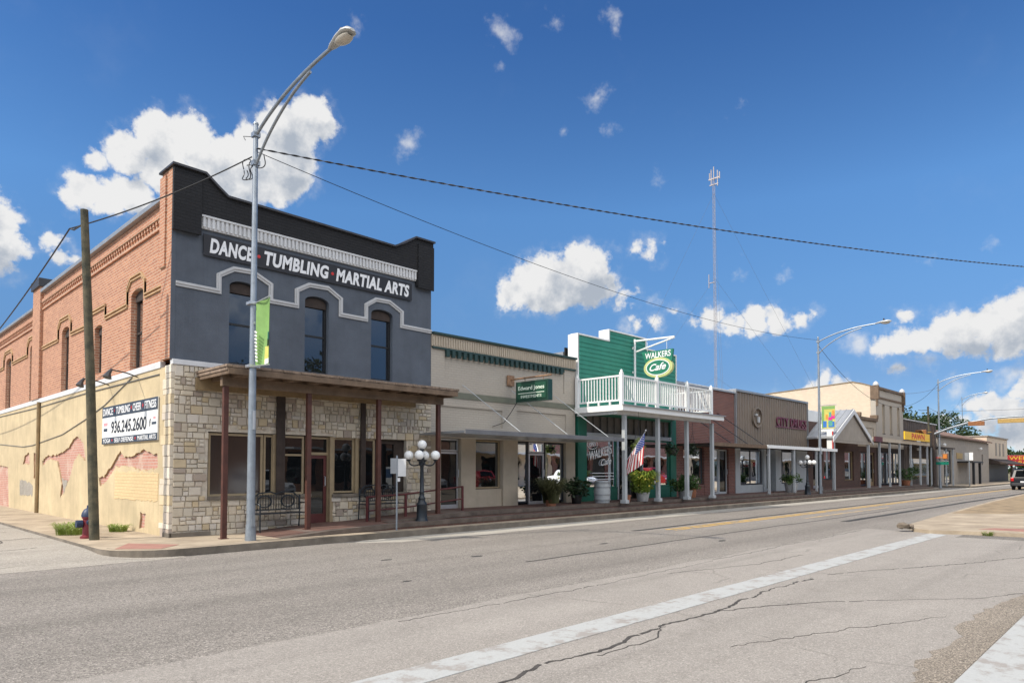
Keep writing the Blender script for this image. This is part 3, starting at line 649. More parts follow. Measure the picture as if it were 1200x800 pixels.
def tier(name, prof, y0, m):
    mb = MB()
    top = [(x,z) for x,z in prof]
    poly = top + [(prof[-1][0], .1), (prof[0][0], .1)]
    mb.slab('Y', poly, y0, 16.25, mi=0)
    # stone nosing of the step
    for (x0,z0),(x1,z1) in zip(prof, prof[1:]):
        mb.add([(x0,y0-.02,z0-.1),(x1,y0-.02,z1-.1),(x1,y0-.02,z1+.006),(x0,y0-.02,z0+.006),(x0,y0+.24,z0-.1),(x1,y0+.24,z1-.1),(x1,y0+.24,z1+.006),(x0,y0+.24,z0+.006)],
               [(0,1,2,3),(4,7,6,5),(0,4,5,1),(3,2,6,7),(0,3,7,4),(1,5,6,2)], 1)
    struct(name, mb, [m, M['step_edge']])
tier('sidewalk_step', [(7.2,.152),(8.4,.24),(10.4,.30),(63.0,.30)], 14.02, M['walk_red'])
tier('sidewalk_step', [(10.3,.304),(12.4,.43),(13.4,.45),(62.8,.45)], 14.42, M['walk_red'])
# the block corner on the right
g = MB()
KB = .095
tip = [(20.4,4.0),(20.15,4.6),(20.5,5.05),(21.8,5.5),(26.6,5.8),(40.7,6.6),(62,7.3),(140,7.3),(140,-60),(20.7,-60),(20.7,2.0)]
g.slab('Z', tip, -.2, KB, mi=0, ms=0)
for x in (22.6, 25.6, 29.5, 34): g.box(x, x+.02, -5, 5.5+(x-22)*.05, KB+.0005, KB+.0015, 2)
struct('corner_sidewalk', g, [M['concrete_walk'], M['concrete_kerb'], M['crack']], bevel=.03)
g = MB(); g.slab('Z', [(21.2,2.2),(22.4,2.2),(22.0,3.5),(21.35,3.75)], .08, KB+.004)
struct('tactile_strip', g, M['tactile'])
g = MB(); g.slab('Z', [(28.5,6.55-.78)] + [(40.7,6.4),(62,7.05),(90,7.1),(90,4),(30.6,3.6)] + [(29.4,4.4)], .08, KB+.005); struct('bare_verge', g, M['bare_earth'])
# road past the corner building on its far side, and cross street at the lights
g = MB(); g.slab('Z', [(63.6,13.5),(73.0,13.5),(73.0,90),(63.6,90)], -.3, .002); struct('cross_street', g, M['pave'])
g = MB(); g.slab('Z', [(73.1,13.2),(160,13.2),(160,16.3),(73.1,16.3)], -.3, .15, ms=1); struct('far_sidewalk', g, [M['concrete_walk'], M['concrete_kerb']], bevel=.02)
# ------------------------------------------------------------------ building helpers
def arch(a0, a1, z0, zs, rise, n=10):
    pts = [(a0, z0), (a1, z0)]
    if rise <= 0: return pts + [(a1, zs), (a0, zs)]
    c = (a0+a1)/2; hw = (a1-a0)/2
    return pts + [(c+hw*math.cos(t), zs+rise*math.sin(t)) for t in [math.pi*i/n for i in range(n+1)]]
def inset(poly, k):
    cx = sum(p[0] for p in poly)/len(poly); cz = (min(p[1] for p in poly)+max(p[1] for p in poly))/2
    w = max(p[0] for p in poly)-min(p[0] for p in poly); h = max(p[1] for p in poly)-min(p[1] for p in poly)
    return [(cx+(a-cx)*(1-2*k/w), cz+(b-cz)*(1-2*k/h)) for a, b in poly]
def window(parent, pl, a0, a1, z0, zs, d, rise=0, fr=.05, mf=None, mg=None, rails=(), mulls=(), name='window', depth=.06, sill=None):
    """a window frame with its pane; d is the depth of the frame's face, the wall lies behind larger d"""
    out = arch(a0, a1, z0, zs, rise)
    mb = MB(); mb.slab(pl, out, d, d+depth, holes=[inset(out, fr)])
    bx = (lambda p0,p1,z_0,z_1,k0,k1: mb.box(p0,p1,k0,k1,z_0,z_1)) if pl == 'Y' else (lambda p0,p1,z_0,z_1,k0,k1: mb.box(k0,k1,p0,p1,z_0,z_1))
    for r in rails: bx(a0+fr*.8, a1-fr*.8, r-fr/2, r+fr/2, d+.004, d+depth-.004)
    for a in mulls: bx(a-fr/2, a+fr/2, z0+fr*.8, zs-fr*.6, d+.006, d+depth-.006)
    w = mb.build(name, mf or M['dark_metal'], parent)
    p = MB(); p.slab(pl, inset(out, fr*.7), d+depth*.55, d+depth*.55+.012); p.build('pane', mg or M['glass'], w)
    if sill:
        s = MB()
        if pl == 'Y': s.box(a0-.06, a1+.06, d-.12, d+depth, z0-.07, z0-.002)
        else: s.box(d-.12, d+depth, a0-.06, a1+.06, z0-.07, z0-.002)
        s.build('sill', sill, w, bevel=.006)
    return w
def door(parent, x0, x1, z0, z1, y, m, fr=.09, lower=.25, mg=None, hx=None):
    mb = MB(); out = [(x0,z0),(x1,z0),(x1,z1),(x0,z1)]
    mb.slab('Y', out, y, y+.05, holes=[[(x0+fr,z0+lower),(x1-fr,z0+lower),(x1-fr,z1-fr),(x0+fr,z1-fr)]])
    d = mb.build('door', m, parent, bevel=.004)
    p = MB(); p.box(x0+fr*.7, x1-fr*.7, y+.02, y+.032, z0+lower*.9, z1-fr*.8); p.build('pane', mg or M['glass'], d)
    hx = hx if hx is not None else x1-fr/2
    h = MB(); h.tube([(hx,y-.002,z0+.95),(hx,y-.05,z0+.97),(hx,y-.05,z0+1.2),(hx,y-.002,z0+1.22)], .012, 6); h.build('handle', M['alu'], d)
    return d
STONES = [(.56,.48,.37),(.6,.53,.42),(.54,.47,.37),(.63,.56,.46),(.56,.45,.29),(.51,.44,.36),(.59,.51,.39),(.61,.55,.47),(.56,.5,.4),(.6,.52,.4),(.38,.31,.25)]
def ashlar(mb, pl, a0, a1, z0, z1, d, seed, holes=(), depth=.05, sz=1.0, bright=1.0):
    """random coursed limestone: each block its own box over a mortar bed"""
    r = random.Random(seed)
    def ok(p0, p1, q0, q1):
        return not any(p0 < h[1]-.02 and p1 > h[0]+.02 and q0 < h[3]-.02 and q1 > h[2]+.02 for h in holes)
    def emit(p0, p1, q0, q1):
        if p1-p0 < .015 or q1-q0 < .015 or not ok(p0,p1,q0,q1): return
        c = r.choice(STONES); k = r.uniform(.9, 1.08)*bright; c = tuple(min(.9, x*k) for x in c)
        g_ = .005; e = r.uniform(-.012, .012); t = d-r.uniform(0, .022)
        P = [(p0+g_+r.uniform(0,.006),q0+g_+r.uniform(0,.006)),(p1-g_-r.uniform(0,.006),q0+g_+r.uniform(0,.006)),(p1-g_-r.uniform(0,.006),q1-g_-r.uniform(0,.006)),(p0+g_+r.uniform(0,.006),q1-g_-r.uniform(0,.006))]
        k_ = .010
        ca = (p0+p1)/2; cb = (q0+q1)/2
        I = [(a+(k_ if a < ca else -k_), b+(k_ if b < cb else -k_)) for a, b in P]
        f = (lambda a,b,dd: (a,dd,b)) if pl == 'Y' else (lambda a,b,dd: (dd,a,b))
        vs = [f(a,b,d+depth) for a,b in P] + [f(a,b,t+.012) for a,b in P] + [f(a,b,t+r.uniform(-.004,.004)) for a,b in I]
        mb.add(vs, [(0,1,5,4),(1,2,6,5),(2,3,7,6),(3,0,4,7),(4,5,9,8),(5,6,10,9),(6,7,11,10),(7,4,8,11),(8,9,10,11)], 0, c)
    z = z0
    while z < z1-.02:
        h = r.choice([.2,.24,.3,.34])*sz; h = min(h, z1-z)
        if z1-(z+h) < .08: h = z1-z
        a = a0
        while a < a1-.02:
            w = r.uniform(.16,.52)*sz
            if a1-(a+w) < .1: w = a1-a
            q = r.random()
            if q < .38 and h > .16:
                s = h*r.uniform(.4,.6)
                if w > .3*sz:
                    k = r.uniform(.3,.7)*w; emit(a,a+w,z,z+s); emit(a,a+k,z+s,z+h); emit(a+k,a+w,z+s,z+h)
                else: emit(a,a+w,z,z+s); emit(a,a+w,z+s,z+h)
            elif q < .6 and h > .16 and w > .3*sz:
                k = r.uniform(.4,.65)*w; s = h*.5; emit(a,a+k,z,z+h); emit(a+k,a+w,z,z+s); emit(a+k,a+w,z+s,z+h)
            else: emit(a,a+w,z,z+h)
            a += w
        z += h

# ------------------------------------------------------------------ the corner building
X0, X1, YF = 5.62, 12.95, 16.0
B = thing('corner_building', 'two-storey corner building with dark grey painted front and orange brick side wall', 'building', (X0, YF, .1))
# grey upper front with three arched openings
FW = [(6.84,7.52),(8.80,9.49),(10.82,11.55)]
holes = [arch(a, b, 4.16, 6.02, .14) for a, b in FW]
mb = MB(); mb.box(X0-.098, X0-.001, YF-.012, YF-.0005, 4.12, 7.02); mb.slab('Y', [(X0,4.12),(X1,4.12),(X1,7.52),(X0,7.52)], YF, YF+.3, holes=holes); mb.build('front_wall', M['grey_paint'], B)
for a, b in FW:
    w = window(B, 'Y', a+.003, b-.003, 4.163, 6.018, YF+.13, rise=.137, fr=.045, mf=M['black'], mg=M['glass_up'], rails=(5.13,))
    t = MB(); t.slab('Y', arch(a+.03, b-.03, 5.88, 6.0, .13), YF+.10, YF+.128); t.build('arch_panel', M['timber_dark'], w)
mb = MB()
pp = [(X0-.1,7.03),(6.12,7.03),(6.12,7.5),(12.34,7.5),(12.34,7.05),(X1,7.05),(X1,8.46),(12.28,8.46),(11.88,8.2),(11.5,8.02),(6.72,8.06),(6.5,8.22),(6.22,8.46),(X0-.1,8.46)]
mb.slab('Y', pp, YF-.1, YF-.001)
mb.slab('Y', [(X0+.3,7.53),(X1,7.53),(X1,8.45),(12.28,8.45),(11.88,8.19),(11.5,8.01),(6.72,8.05),(6.5,8.2),(6.2,8.42),(X0+.3,8.42)], YF+.001, YF+.32)
mb.box(X0-.12, 6.12, YF-.14, YF-.101, 7.0, 8.3); mb.box(12.36, X1, YF-.14, YF-.101, 7.0, 8.3)
pa = mb.build('parapet', M['brick_black'], B)
mb = MB()
cop = [(12.98,8.47),(12.26,8.47),(11.86,8.21),(11.5,8.03),(6.72,8.07),(6.5,8.23),(6.2,8.47),(X0-.15,8.48)]
mb.ribbon('Y', cop, .05, YF-.17, YF+.36); mb.build('coping', M['dark_metal'], pa)
mb = MB(); mb.box(6.14, 12.33, YF-.06, YF-.002, 7.2, 7.5)
x = 6.17
while x < 12.3: mb.box(x, x+.055, YF-.098, YF-.061, 7.23, 7.49); x += .105
mb.box(6.14, 12.33, YF-.115, YF-.061, 7.46, 7.503)
mb.build('dentil_band', M['white_band'], B)
TP = [(X0,5.83),(6.58,5.82),(6.58,6.2),(6.93,6.42),(7.4,6.44),(7.86,6.22),(7.86,5.82),(8.56,5.82),(8.56,6.22),(8.9,6.42),(9.45,6.44),(9.84,6.22),(9.84,5.8),(10.64,5.8),(10.64,6.2),(10.96,6.41),(11.42,6.42),(11.86,6.2),(11.86,5.8),(X1,5.79)]
mb = MB(); mb.ribbon('Y', TP, .115, YF-.035, YF-.002); mb.ribbon('Y', [(a, b+.02) for a, b in TP], .045, YF-.06, YF-.036)
mb.build('front_trim', M['trim_grey'], B)
mb = MB(); mb.box(X0-.05, X1, YF-.06, YF+.1, 4.0, 4.118); mb.build('ledge', M['white_band'], B, bevel=.008)
# stone ground floor: openings as built behind the awning
OPEN = [(6.39,8.90,1.02,2.53),(8.90,9.62,.1,2.53),(9.62,12.06,1.0,2.5)]
mb = MB()
sl = [(a,b,z0,z1) for a,b,z0,z1 in OPEN]
ashlar(mb, 'Y', X0, 12.95, .12, 4.0, YF-.03, 3, holes=sl, sz=.6)
mb.add([], [])
# mortar bed with the same openings
mb.slab('Y', [(X0+.01,.0),(8.90,.0),(8.90,1.02),(6.39,1.02),(6.39,2.53),(8.9,2.53),(9.62,2.53),(9.62,2.5),(12.06,2.5),(12.06,1.0),(9.62,1.0),(9.62,.0),(X1,.0),(X1,4.0),(X0+.01,4.0)], YF+.0, YF+.28, mi=1)
# the stone turns the corner in a toothed edge
r = random.Random(5); z = .12
while z < 3.98:
    h = min(r.uniform(.12,.26), 4.0-z); d = r.choice([.34,.42,.5,.6])
    c = r.choice(STONES); mb.box(X0-.055-r.uniform(0,.015), X0+.02, YF-.02, YF+d, z+.005, z+h-.005, 0, tuple(q*1.12 for q in c)); z += h
mb.build('stone_facing', [M['stone'], M['mortar']], B)
mb = MB(); mb.box(X0-.07, 6.45, YF-.09, YF-.04, .0, .25); mb.box(X0-.09, X0-.03, YF-.09, YF+.3, .0, .25); mb.build('footing', M['concrete_kerb'], B, bevel=.01)
mb = MB(); mb.box(6.36, 8.98, YF-.11, YF-.06, .95, 1.03); mb.box(9.6, 12.1, YF-.11, YF-.06, .93, 1.01); mb.build('sill_ledge', M['concrete_kerb'], B, bevel=.006)
for (a, b, m, mg) in [(6.42,7.74,'tan_paint','glass_brown'),(7.76,8.02,'tan_paint','glass'),(8.06,8.84,'tan_paint','glass'),(9.68,10.33,'tan_paint','glass'),(10.45,11.0,'tan_paint','glass')]:
    window(B, 'Y', a, b, 1.03, 2.5, YF+.05, fr=.05, mf=M[m], mg=M[mg], name='shop_window', rails=(2.02,) if a > 8 and a < 9 else ())
mb = MB(); mb.slab('Y', [(11.02,1.02),(12.05,1.02),(12.05,2.49),(11.02,2.49)], YF+.12, YF+.2, holes=[[(11.12,1.1),(11.7,1.1),(11.7,2.38),(11.12,2.38)]])
w = mb.build('shop_window', M['timber_dark'], B); p = MB(); p.box(11.1, 11.72, YF+.16, YF+.172, 1.08, 2.4); p.build('pane', M['glass'], w)
for (a, b) in ((7.98,8.05),(9.56,9.66),(10.34,10.44)):
    mb = MB(); mb.box(a, b, YF-.02, YF+.1, 1.0 if a != 9.56 else .2, 2.52); mb.build('mullion', M['tan_paint'], B, bevel=.006)
for (a, b) in ((8.02,8.24),(10.45,10.6)):
    mb = MB(); mb.box(a, b, YF-.12, YF-.062, 1.03 if a < 9 else 1.0, 3.5); mb.build('timber_post', M['timber_dark'], B, bevel=.01)
door(B, 8.99, 9.53, .26, 2.02, YF+.12, M['maroon'], fr=.085, lower=.24, hx=9.47)
mb = MB(); mb.slab('Y', [(8.93,.2),(9.58,.2),(9.58,2.5),(8.93,2.5)], YF+.1, YF+.2, holes=[[(8.98,.22),(9.54,.22),(9.54,2.03),(8.98,2.03)],[(8.98,2.1),(9.54,2.1),(9.54,2.45),(8.98,2.45)]]); df = mb.build('door_frame', M['tan_paint'], B)
p = MB(); p.box(8.96, 9.56, YF+.15, YF+.162, 2.08, 2.47); p.build('pane', M['glass'], df)
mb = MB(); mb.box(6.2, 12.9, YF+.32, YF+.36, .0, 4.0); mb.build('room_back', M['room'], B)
# timber awning on steel posts
AW = MB()
r = random.Random(11); x = 6.08
while x < 12.6:
    w_ = min(r.uniform(.1,.16), 12.6-x); AW.box(x, x+w_-.006, 14.3+r.uniform(-.015,.015), 15.96, 3.83+r.uniform(-.004,.004), 3.885+r.uniform(-.006,.006)); x += w_
AW.box(6.1, 12.58, 14.33, 15.95, 3.76, 3.825)
aw = AW.build('awning', M['shingle'], B)
mb = MB(); mb.box(6.12, 12.56, 14.31, 14.36, 3.68, 3.8); mb.box(6.12, 6.17, 14.37, 15.9, 3.68, 3.758); mb.box(12.5, 12.55, 14.37, 15.9, 3.68, 3.758); mb.build('fascia', M['timber'], aw, bevel=.006)
mb = MB(); mb.box(6.2, 12.45, 14.8, 14.92, 3.47, 3.68); mb.build('beam', M['timber'], aw, bevel=.008)
mb = MB(); mb.box(6.06, 12.3, YF-.13, YF-.06, 3.46, 3.74); mb.build('ledger', M['timber_tan'], aw, bevel=.008)
mb = MB()
for i in range(11): mb.box(6.4+.6*i, 6.46+.6*i, 14.37, 15.86, 3.66, 3.757)
mb.build('rafters', M['timber'], aw)
for x, zb in ((6.3,.15),(8.3,.22),(10.3,.28),(12.3,.41)):
    mb = MB(); mb.box(x-.055, x+.055, 14.81, 14.91, zb, 3.468); mb.box(x-.09, x+.09, 14.77, 14.95, zb, zb+.015); mb.build('post', M['rust'], aw, bevel=.006)
# orange brick side wall above, plaster below
SW = [(18.14,19.03,4.17,6.05,.13),(21.5,22.22,4.36,5.64,.1),(25.02,25.9,4.14,6.08,.14),(29.78,30.5,4.17,6.12,.13),(33.95,34.95,4.15,6.1,.13),(37.4,38.3,4.15,6.1,.13)]
hl = [arch(a,b,z0,zs,rs) for a,b,z0,zs,rs in SW]
mb = MB(); mb.slab('X', [(16.33,4.14),(44,4.14),(44,7.42),(29.2,7.42),(29.2,7.86),(16.33,7.86)], X0, X0+.35, holes=hl)
mb.build('brick_side', M['brick_orange'], B)
for a, b, z0, zs, rs in SW:
    w = window(B, 'X', a+.003, b-.003, z0+.003, zs-.002, X0+.14, rise=rs-.003, fr=.05, mf=M['timber_dark'], mg=M['glass_up'], rails=((z0+zs)/2,), sill=M['white_band'])
    t = MB(); t.slab('X', arch(a+.03, b-.03, zs-.14, zs-.02, rs-.01), X0+.1, X0+.138); t.build('arch_panel', M['timber_dark'], w)
for (a, b, zt) in ((16.32,16.62,8.44),(28.55,29.68,8.1)):
    mb = MB(); mb.box(X0-.1, X0+.36, a, b, 4.14, zt)
    if a < 20: mb.box(X0-.14, X0+.36, a+.001, b+.04, 6.25, zt-.1)
    p = mb.build('pilaster', M['brick_orange'], B)
    mb = MB(); mb.box(X0-.17, X0+.42, a-.05, b+.06, zt, zt+.3 if a > 20 else zt+.05); mb.build('cap', M['dark_metal'], p, bevel=.01)
mb = MB(); mb.box(X0-.1, X0-.002, YF+.002, 16.318, 4.14, 8.44); mb.build('corner_return', M['brick_orange'], B)
mb = MB()
for (y0, y1, zt) in ((16.68,28.5,7.62),(29.75,44,7.18)):
    mb.box(X0-.07, X0-.002, y0, y1, zt-.10, zt); mb.box(X0-.05, X0-.002, y0, y1, zt-.36, zt-.31)
    y = y0+.05
    while y < y1-.1: mb.box(X0-.045, X0-.002, y, y+.09, zt-.2, zt-.101); y += .2
mb.build('corbel_course', M['brick_orange'], B)
mb = MB(); mb.box(X0-.12, X0+.5, 16.7, 28.5, 7.865, 7.98); mb.box(X0-.12, X0+.5, 29.72, 44, 7.425, 7.52); mb.build('side_coping', M['cap_metal'], B, bevel=.01)
def hood(y0, y1, zt): return [(y0,5.84),(y0,zt-.22),(y0+.28,zt),(y1-.28,zt),(y1,zt-.22),(y1,5.84)]
segs = [[(16.7,5.84),(17.95,5.84)] + hood(17.95,19.28,6.44)[1:-1] + [(19.28,5.82),(21.15,5.8),(21.15,6.13),(22.5,6.13),(22.5,5.82),(24.72,5.85)] + hood(24.72,26.3,6.46)[1:-1] + [(26.3,5.86),(28.5,5.86)],
        [(29.7,5.88)] + hood(29.71,30.85,6.46)[1:-1] + [(30.85,5.88),(33.6,5.88)] + hood(33.6,35.3,6.46)[1:-1] + [(35.3,5.88),(44,5.88)]]
SC = mat('string_buff', (.47,.31,.17), .85, .2, 5, 40, .2)
for sg in segs:
    mb = MB(); mb.ribbon('X', sg, .035, X0-.04, X0-.002); mb.ribbon('X', [(a, b+.085) for a, b in sg], .035, X0-.05, X0-.002); mb.build('string_course', SC, B)
mb = MB(); mb.box(X0-.07, X0+.05, 16.66, 44, 3.98, 4.136); mb.build('side_ledge', M['white_band'], B, bevel=.01)
mb = MB(); mb.slab('X', [(16.35,-.1),(44,-.1),(44,3.98),(16.35,3.98)], X0+.0, X0+.3); mb.build('side_base', M['brick_faded'], B)
def rough(poly, seed, amp=.035, step=.12):
    r = random.Random(seed); out = []
    for i, p in enumerate(poly):
        q = poly[(i+1) % len(poly)]; L = math.hypot(q[0]-p[0], q[1]-p[1]); n = max(1, int(L/step))
        for k in range(n):
            t = k/n; out.append((p[0]+(q[0]-p[0])*t+r.uniform(-amp,amp), p[1]+(q[1]-p[1])*t+r.uniform(-amp,amp)))
    return out
exA = [(21.4,1.43),(20.9,1.47),(20.12,1.8),(19.9,1.97),(19.52,2.14),(19.15,1.97),(18.53,1.97),(17.77,2.14),(17.49,2.07),(16.78,2.0),(16.78,1.67),(18.03,1.62),(18.52,1.72),(19.89,1.74),(20.22,1.55),(20.78,1.29),(21.26,1.19)]
exB = [(28.0,1.93),(27.39,2.11),(25.64,2.14),(24.53,2.32),(24.09,2.59),(23.59,2.64),(22.87,2.41),(22.7,1.9),(23.46,2.09),(23.89,1.94),(24.3,1.45),(24.89,1.03),(25.45,.77),(25.35,1.19),(25.95,1.9),(26.84,2.03),(27.9,1.79)]
exC = [(43,1.9),(38,1.75),(35.72,1.83),(33.77,1.77),(33.4,.06),(43,.05)]
exD = [(31.08,1.86),(30.66,2.2),(30.01,2.27),(29.84,1.85)]
exE = [(29.29,2.23),(28.75,2.17),(28.7,1.33),(29.19,1.32)]
exF = [(17.9,.62),(17.55,.6),(17.6,.25),(17.95,.24)]
mb = MB(); mb.slab('X', [(16.3,.0),(44,.0),(44,3.978),(16.3,3.978)], X0-.045, X0-.003, holes=[rough(e, i+1) for i, e in enumerate((exA,exB,exC,exD,exE,exF))], mi=0, ms=1)
mb.build('plaster', [M['plaster'], M['render_edge']], B)
mb = MB(); mb.slab('X', rough([(19.9,1.6),(16.72,1.58),(16.72,.92),(19.9,.9)], 9, .03), X0-.052, X0-.046); mb.build('painted_brick', M['brick_yellow'], B)
mb = MB(); mb.slab('X', rough([(31.5,1.28),(29.3,1.13),(29.3,.72),(31.45,.68)], 12, .05), X0-.05, X0-.046); mb.build('bare_patch', M['pave_side'], B)
mb = MB(); mb.slab('X', rough([(25.3,1.35),(24.6,1.3),(25.0,.9)], 14, .04), X0-.05, X0-.046); mb.build('bare_patch', M['pave_side'], B)
mb = MB(); mb.tube([(X0-.1,28.4,.1),(X0-.1,28.4,4.0)], .06, 8); mb.build('downpipe', M['timber_tan'], B)
mb = MB()
mb.tube([(X0-.06,40,3.9),(X0-.06,28.3,3.83),(X0-.06,22.7,3.87),(X0-.06,18.7,3.85),(X0-.06,16.75,3.84)], .014, 5)
mb.tube([(X0-.06,40,2.9),(X0-.06,35.8,2.72),(X0-.06,31,2.5),(X0-.06,29.4,2.52),(X0-.06,25.3,2.76),(X0-.06,22.7,3.11),(X0-.06,20.9,3.4),(X0-.06,18.65,3.95)], .012, 5)
mb.build('wall_cable', M['cable_grey'], B)
for y in (19.6, 17.3):
    mb = MB(); mb.tube([(X0-.06,y+.95,3.92),(X0-.35,y+.8,3.98),(X0-.75,y+.5,3.98)], .016, 6); mb.tube([(X0-.75,y+.5,3.99),(X0-.82,y+.46,3.9),(X0-.86,y+.44,3.78)], [.03,.05,.1], 8)
    mb.build('sign_light', M['dark_metal'], B)
mb = MB(); mb.box(X0+.36, X1-.05, YF+.34, 43.9, 7.2, 7.3); mb.build('roof', M['cap_metal'], B)
mb = MB(); mb.box(X1-.3, X1, YF+.33, 43.9, .1, 7.9); mb.box(X0+.36, X1-.31, 43.6, 43.9, .1, 7.2); mb.build('rear_wall', M['brick_brown'], B)

# sign boards on the corner building
Sg = thing('sign_board', 'long black sign board with white dance, tumbling and martial arts lettering', 'sign', (6.2, YF, 6.6))
mb = MB(); mb.box(6.2, 12.18, YF-.06, YF-.037, 6.585, 7.085); mb.build('board', M['sign_black'], Sg, bevel=.004)
for t, a, b in (('DANCE',6.34,7.38),('TUMBLING',7.66,9.44),('MARTIAL ARTS',9.66,12.08)):
    lettering(t, M['letter_white'], Sg, o=(a,YF-.061,6.665), w=b-a, h=.355, bold=.042, shear=.16, spacing=1.09)
for a in (7.52, 9.55): lettering('•', M['letter_red'], Sg, o=(a-.04,YF-.061,6.8), w=.085, h=.085)
Sg = thing('wall_sign', 'white dance school sign with phone number on the cream plaster side wall', 'sign', (X0, 18.8, 2.3))
mb = MB(); mb.box(X0-.085, X0-.056, 16.72, 20.96, 2.33, 3.33); mb.build('board', M['paper'], Sg)
mb = MB(); mb.box(X0-.09, X0-.0855, 16.72, 20.96, 3.04, 3.33); mb.box(X0-.09, X0-.0855, 16.72, 20.96, 2.33, 2.5); mb.build('stripe', M['navy'], Sg)
def sidetext(t, y0, y1, z, h, m, d=.091, bold=.02, shear=0):
    lettering(t, m, Sg, o=(X0-d, y0, z), right=(0,-1,0), w=y0-y1, h=h, bold=bold, shear=shear)
for t, a, b in (('DANCE',20.86,20.02),('TUMBLING',19.75,18.66),('CHEER',18.43,17.83),('FITNESS',17.58,16.8)): sidetext(t, a, b, 3.09, .19, M['letter_white'], bold=.01)
for y in (19.94, 18.6, 17.76): sidetext('+', y, y-.1, 3.14, .1, M['letter_red'], bold=.03)
sidetext('936.245.2600', 20.15, 17.45, 2.6, .32, M['letter_black'], d=.086, bold=.015, shear=.08)
for t, a, b in (('YOGA',20.84,20.2),('SELF DEFENSE',19.85,18.35),('MARTIAL ARTS',18.05,16.8)): sidetext(t, a, b, 2.36, .11, M['letter_white'], bold=.008)
for y in (20.08, 18.25): sidetext('•', y, y-.07, 2.39, .06, M['letter_red'])
mb = MB()
for z, y1, y2 in ((2.82,20.82,20.5),): mb.box(X0-.0885, X0-.0855, y2, y1, z, z+.08)
mb.box(X0-.0885, X0-.0855, 16.85, 17.0, 2.83, 2.88); mb.build('small_print', M['pink'], Sg)
mb = MB(); mb.box(X0-.0885, X0-.0855, 20.5, 20.82, 2.67, 2.75); mb.box(X0-.0885, X0-.0855, 16.8, 17.1, 2.7, 2.76); mb.build('small_print', M['navy'], Sg)
sidetext('f', 17.25, 17.17, 2.66, .18, M['letter_black'], d=.086, bold=.04)
def shell(parent, x0, x1, zt, m='room', back=30, y0=16.36):
    """dark room behind the shop front and the roof over it"""
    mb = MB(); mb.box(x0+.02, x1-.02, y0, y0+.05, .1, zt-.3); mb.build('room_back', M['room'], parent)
    mb = MB(); mb.box(x0+.02, x1-.02, y0+.1, back, zt-.6, zt-.45); mb.build('roof', M['cap_metal'], parent)
    mb = MB(); mb.box(x0+.02, x0+.2, y0+.1, back, .1, zt-.61); mb.box(x1-.2, x1-.02, y0+.1, back, .1, zt-.61); mb.box(x0+.21, x1-.21, back-.2, back, .1, zt-.61); mb.build('rear_wall', M['brick_brown'], parent)

# ------------------------------------------------------------------ beige painted brick shop
b0, b1 = 12.96, 19.82
B = thing('beige_shop', 'low beige painted brick shop with dark green dentils, between the grey and the green buildings', 'building', (b0, YF, .4))
ops = [(13.36,14.18,.45,2.62),(14.8,15.98,1.02,2.62),(16.68,19.3,.45,2.62)]
mb = MB(); mb.slab('Y', [(b0,2.62),(b1,2.62),(b1,5.36),(b0,5.36)], YF, YF+.3, holes=[[(13.5,4.42),(19.2,4.42),(19.2,5.2),(13.5,5.2)],[(13.2,3.0),(16.0,3.0),(16.0,3.6),(13.2,3.6)],[(16.7,2.95),(19.3,2.95),(19.3,3.65),(16.7,3.65)]])
mb.box(13.49, 19.21, YF+.035, YF+.29, 4.41, 5.21); mb.box(13.19, 16.01, YF+.05, YF+.29, 2.99, 3.61); mb.box(16.69, 19.31, YF+.05, YF+.29, 2.94, 3.66)
mb.build('front_wall', M['brick_paint'], B)
mb = MB(); mb.slab('Y', [(b0,.2),(13.36,.2),(13.36,2.619),(b0,2.619)], YF, YF+.25); mb.box(14.18, 14.8, YF-.0, YF+.25, .2, 2.619); mb.box(14.801, 15.98, YF+.02, YF+.25, .2, 1.02); mb.box(15.981, 16.68, YF-.06, YF+.25, .2, 2.619); mb.box(19.3, b1, YF-.0, YF+.25, .2, 2.619)
mb.build('shop_front', M['stucco'], B, bevel=.006)
mb = MB(); mb.box(b0, b1, YF-.05, YF+.33, 5.37, 5.72); 
x = b0+.03
while x < b1-.05: mb.box(x, x+.05, YF-.075, YF-.051, 5.4, 5.68); x += .1
mb.build('corbel_band', M['stucco'], B)
mb = MB(); mb.box(b0-.0, b1, YF-.13, YF+.36, 5.725, 5.80); mb.build('coping', M['dark_green'], B, bevel=.01)
mb = MB(); mb.box(b0, b1, YF+.37, YF+.5, 5.6, 5.84); mb.build('roof_edge', M['white_band'], B)
mb = MB(); mb.box(b0+.02, b1, YF-.06, YF-.002, 5.31, 5.368); mb.box(13.5, 19.2, YF-.02, YF-.001, 5.2, 5.309)
x = 13.5
while x < 19.1: mb.box(x, x+.12, YF-.09, YF-.021, 5.1, 5.309); x += .235
mb.build('dentils', M['dark_green'], B)
mb = MB(); mb.box(b0, b1, YF-.03, YF-.002, 3.86, 4.05); mb.build('band', M['olive'], B)
door(B, 13.38, 14.16, .45, 2.2, YF+.12, M['alu'], fr=.06, lower=.12)
window(B, 'Y', 13.38, 14.16, 2.22, 2.6, YF+.12, fr=.04, mf=M['alu'], name='transom')
window(B, 'Y', 14.82, 15.96, 1.04, 2.6, YF+.1, fr=.05, mf=M['tan_paint'], name='shop_window')
window(B, 'Y', 16.7, 17.36, .5, 2.6, YF+.12, fr=.05, mf=M['dark_metal'], name='shop_window')
door(B, 17.4, 18.2, .45, 2.22, YF+.12, M['alu'], fr=.07, lower=.1)
window(B, 'Y', 17.4, 18.2, 2.24, 2.6, YF+.12, fr=.05, mf=M['alu'], name='transom')
window(B, 'Y', 18.24, 19.28, .5, 2.6, YF+.12, fr=.05, mf=M['dark_metal'], name='shop_window')
shell(B, b0, b1, 5.7)
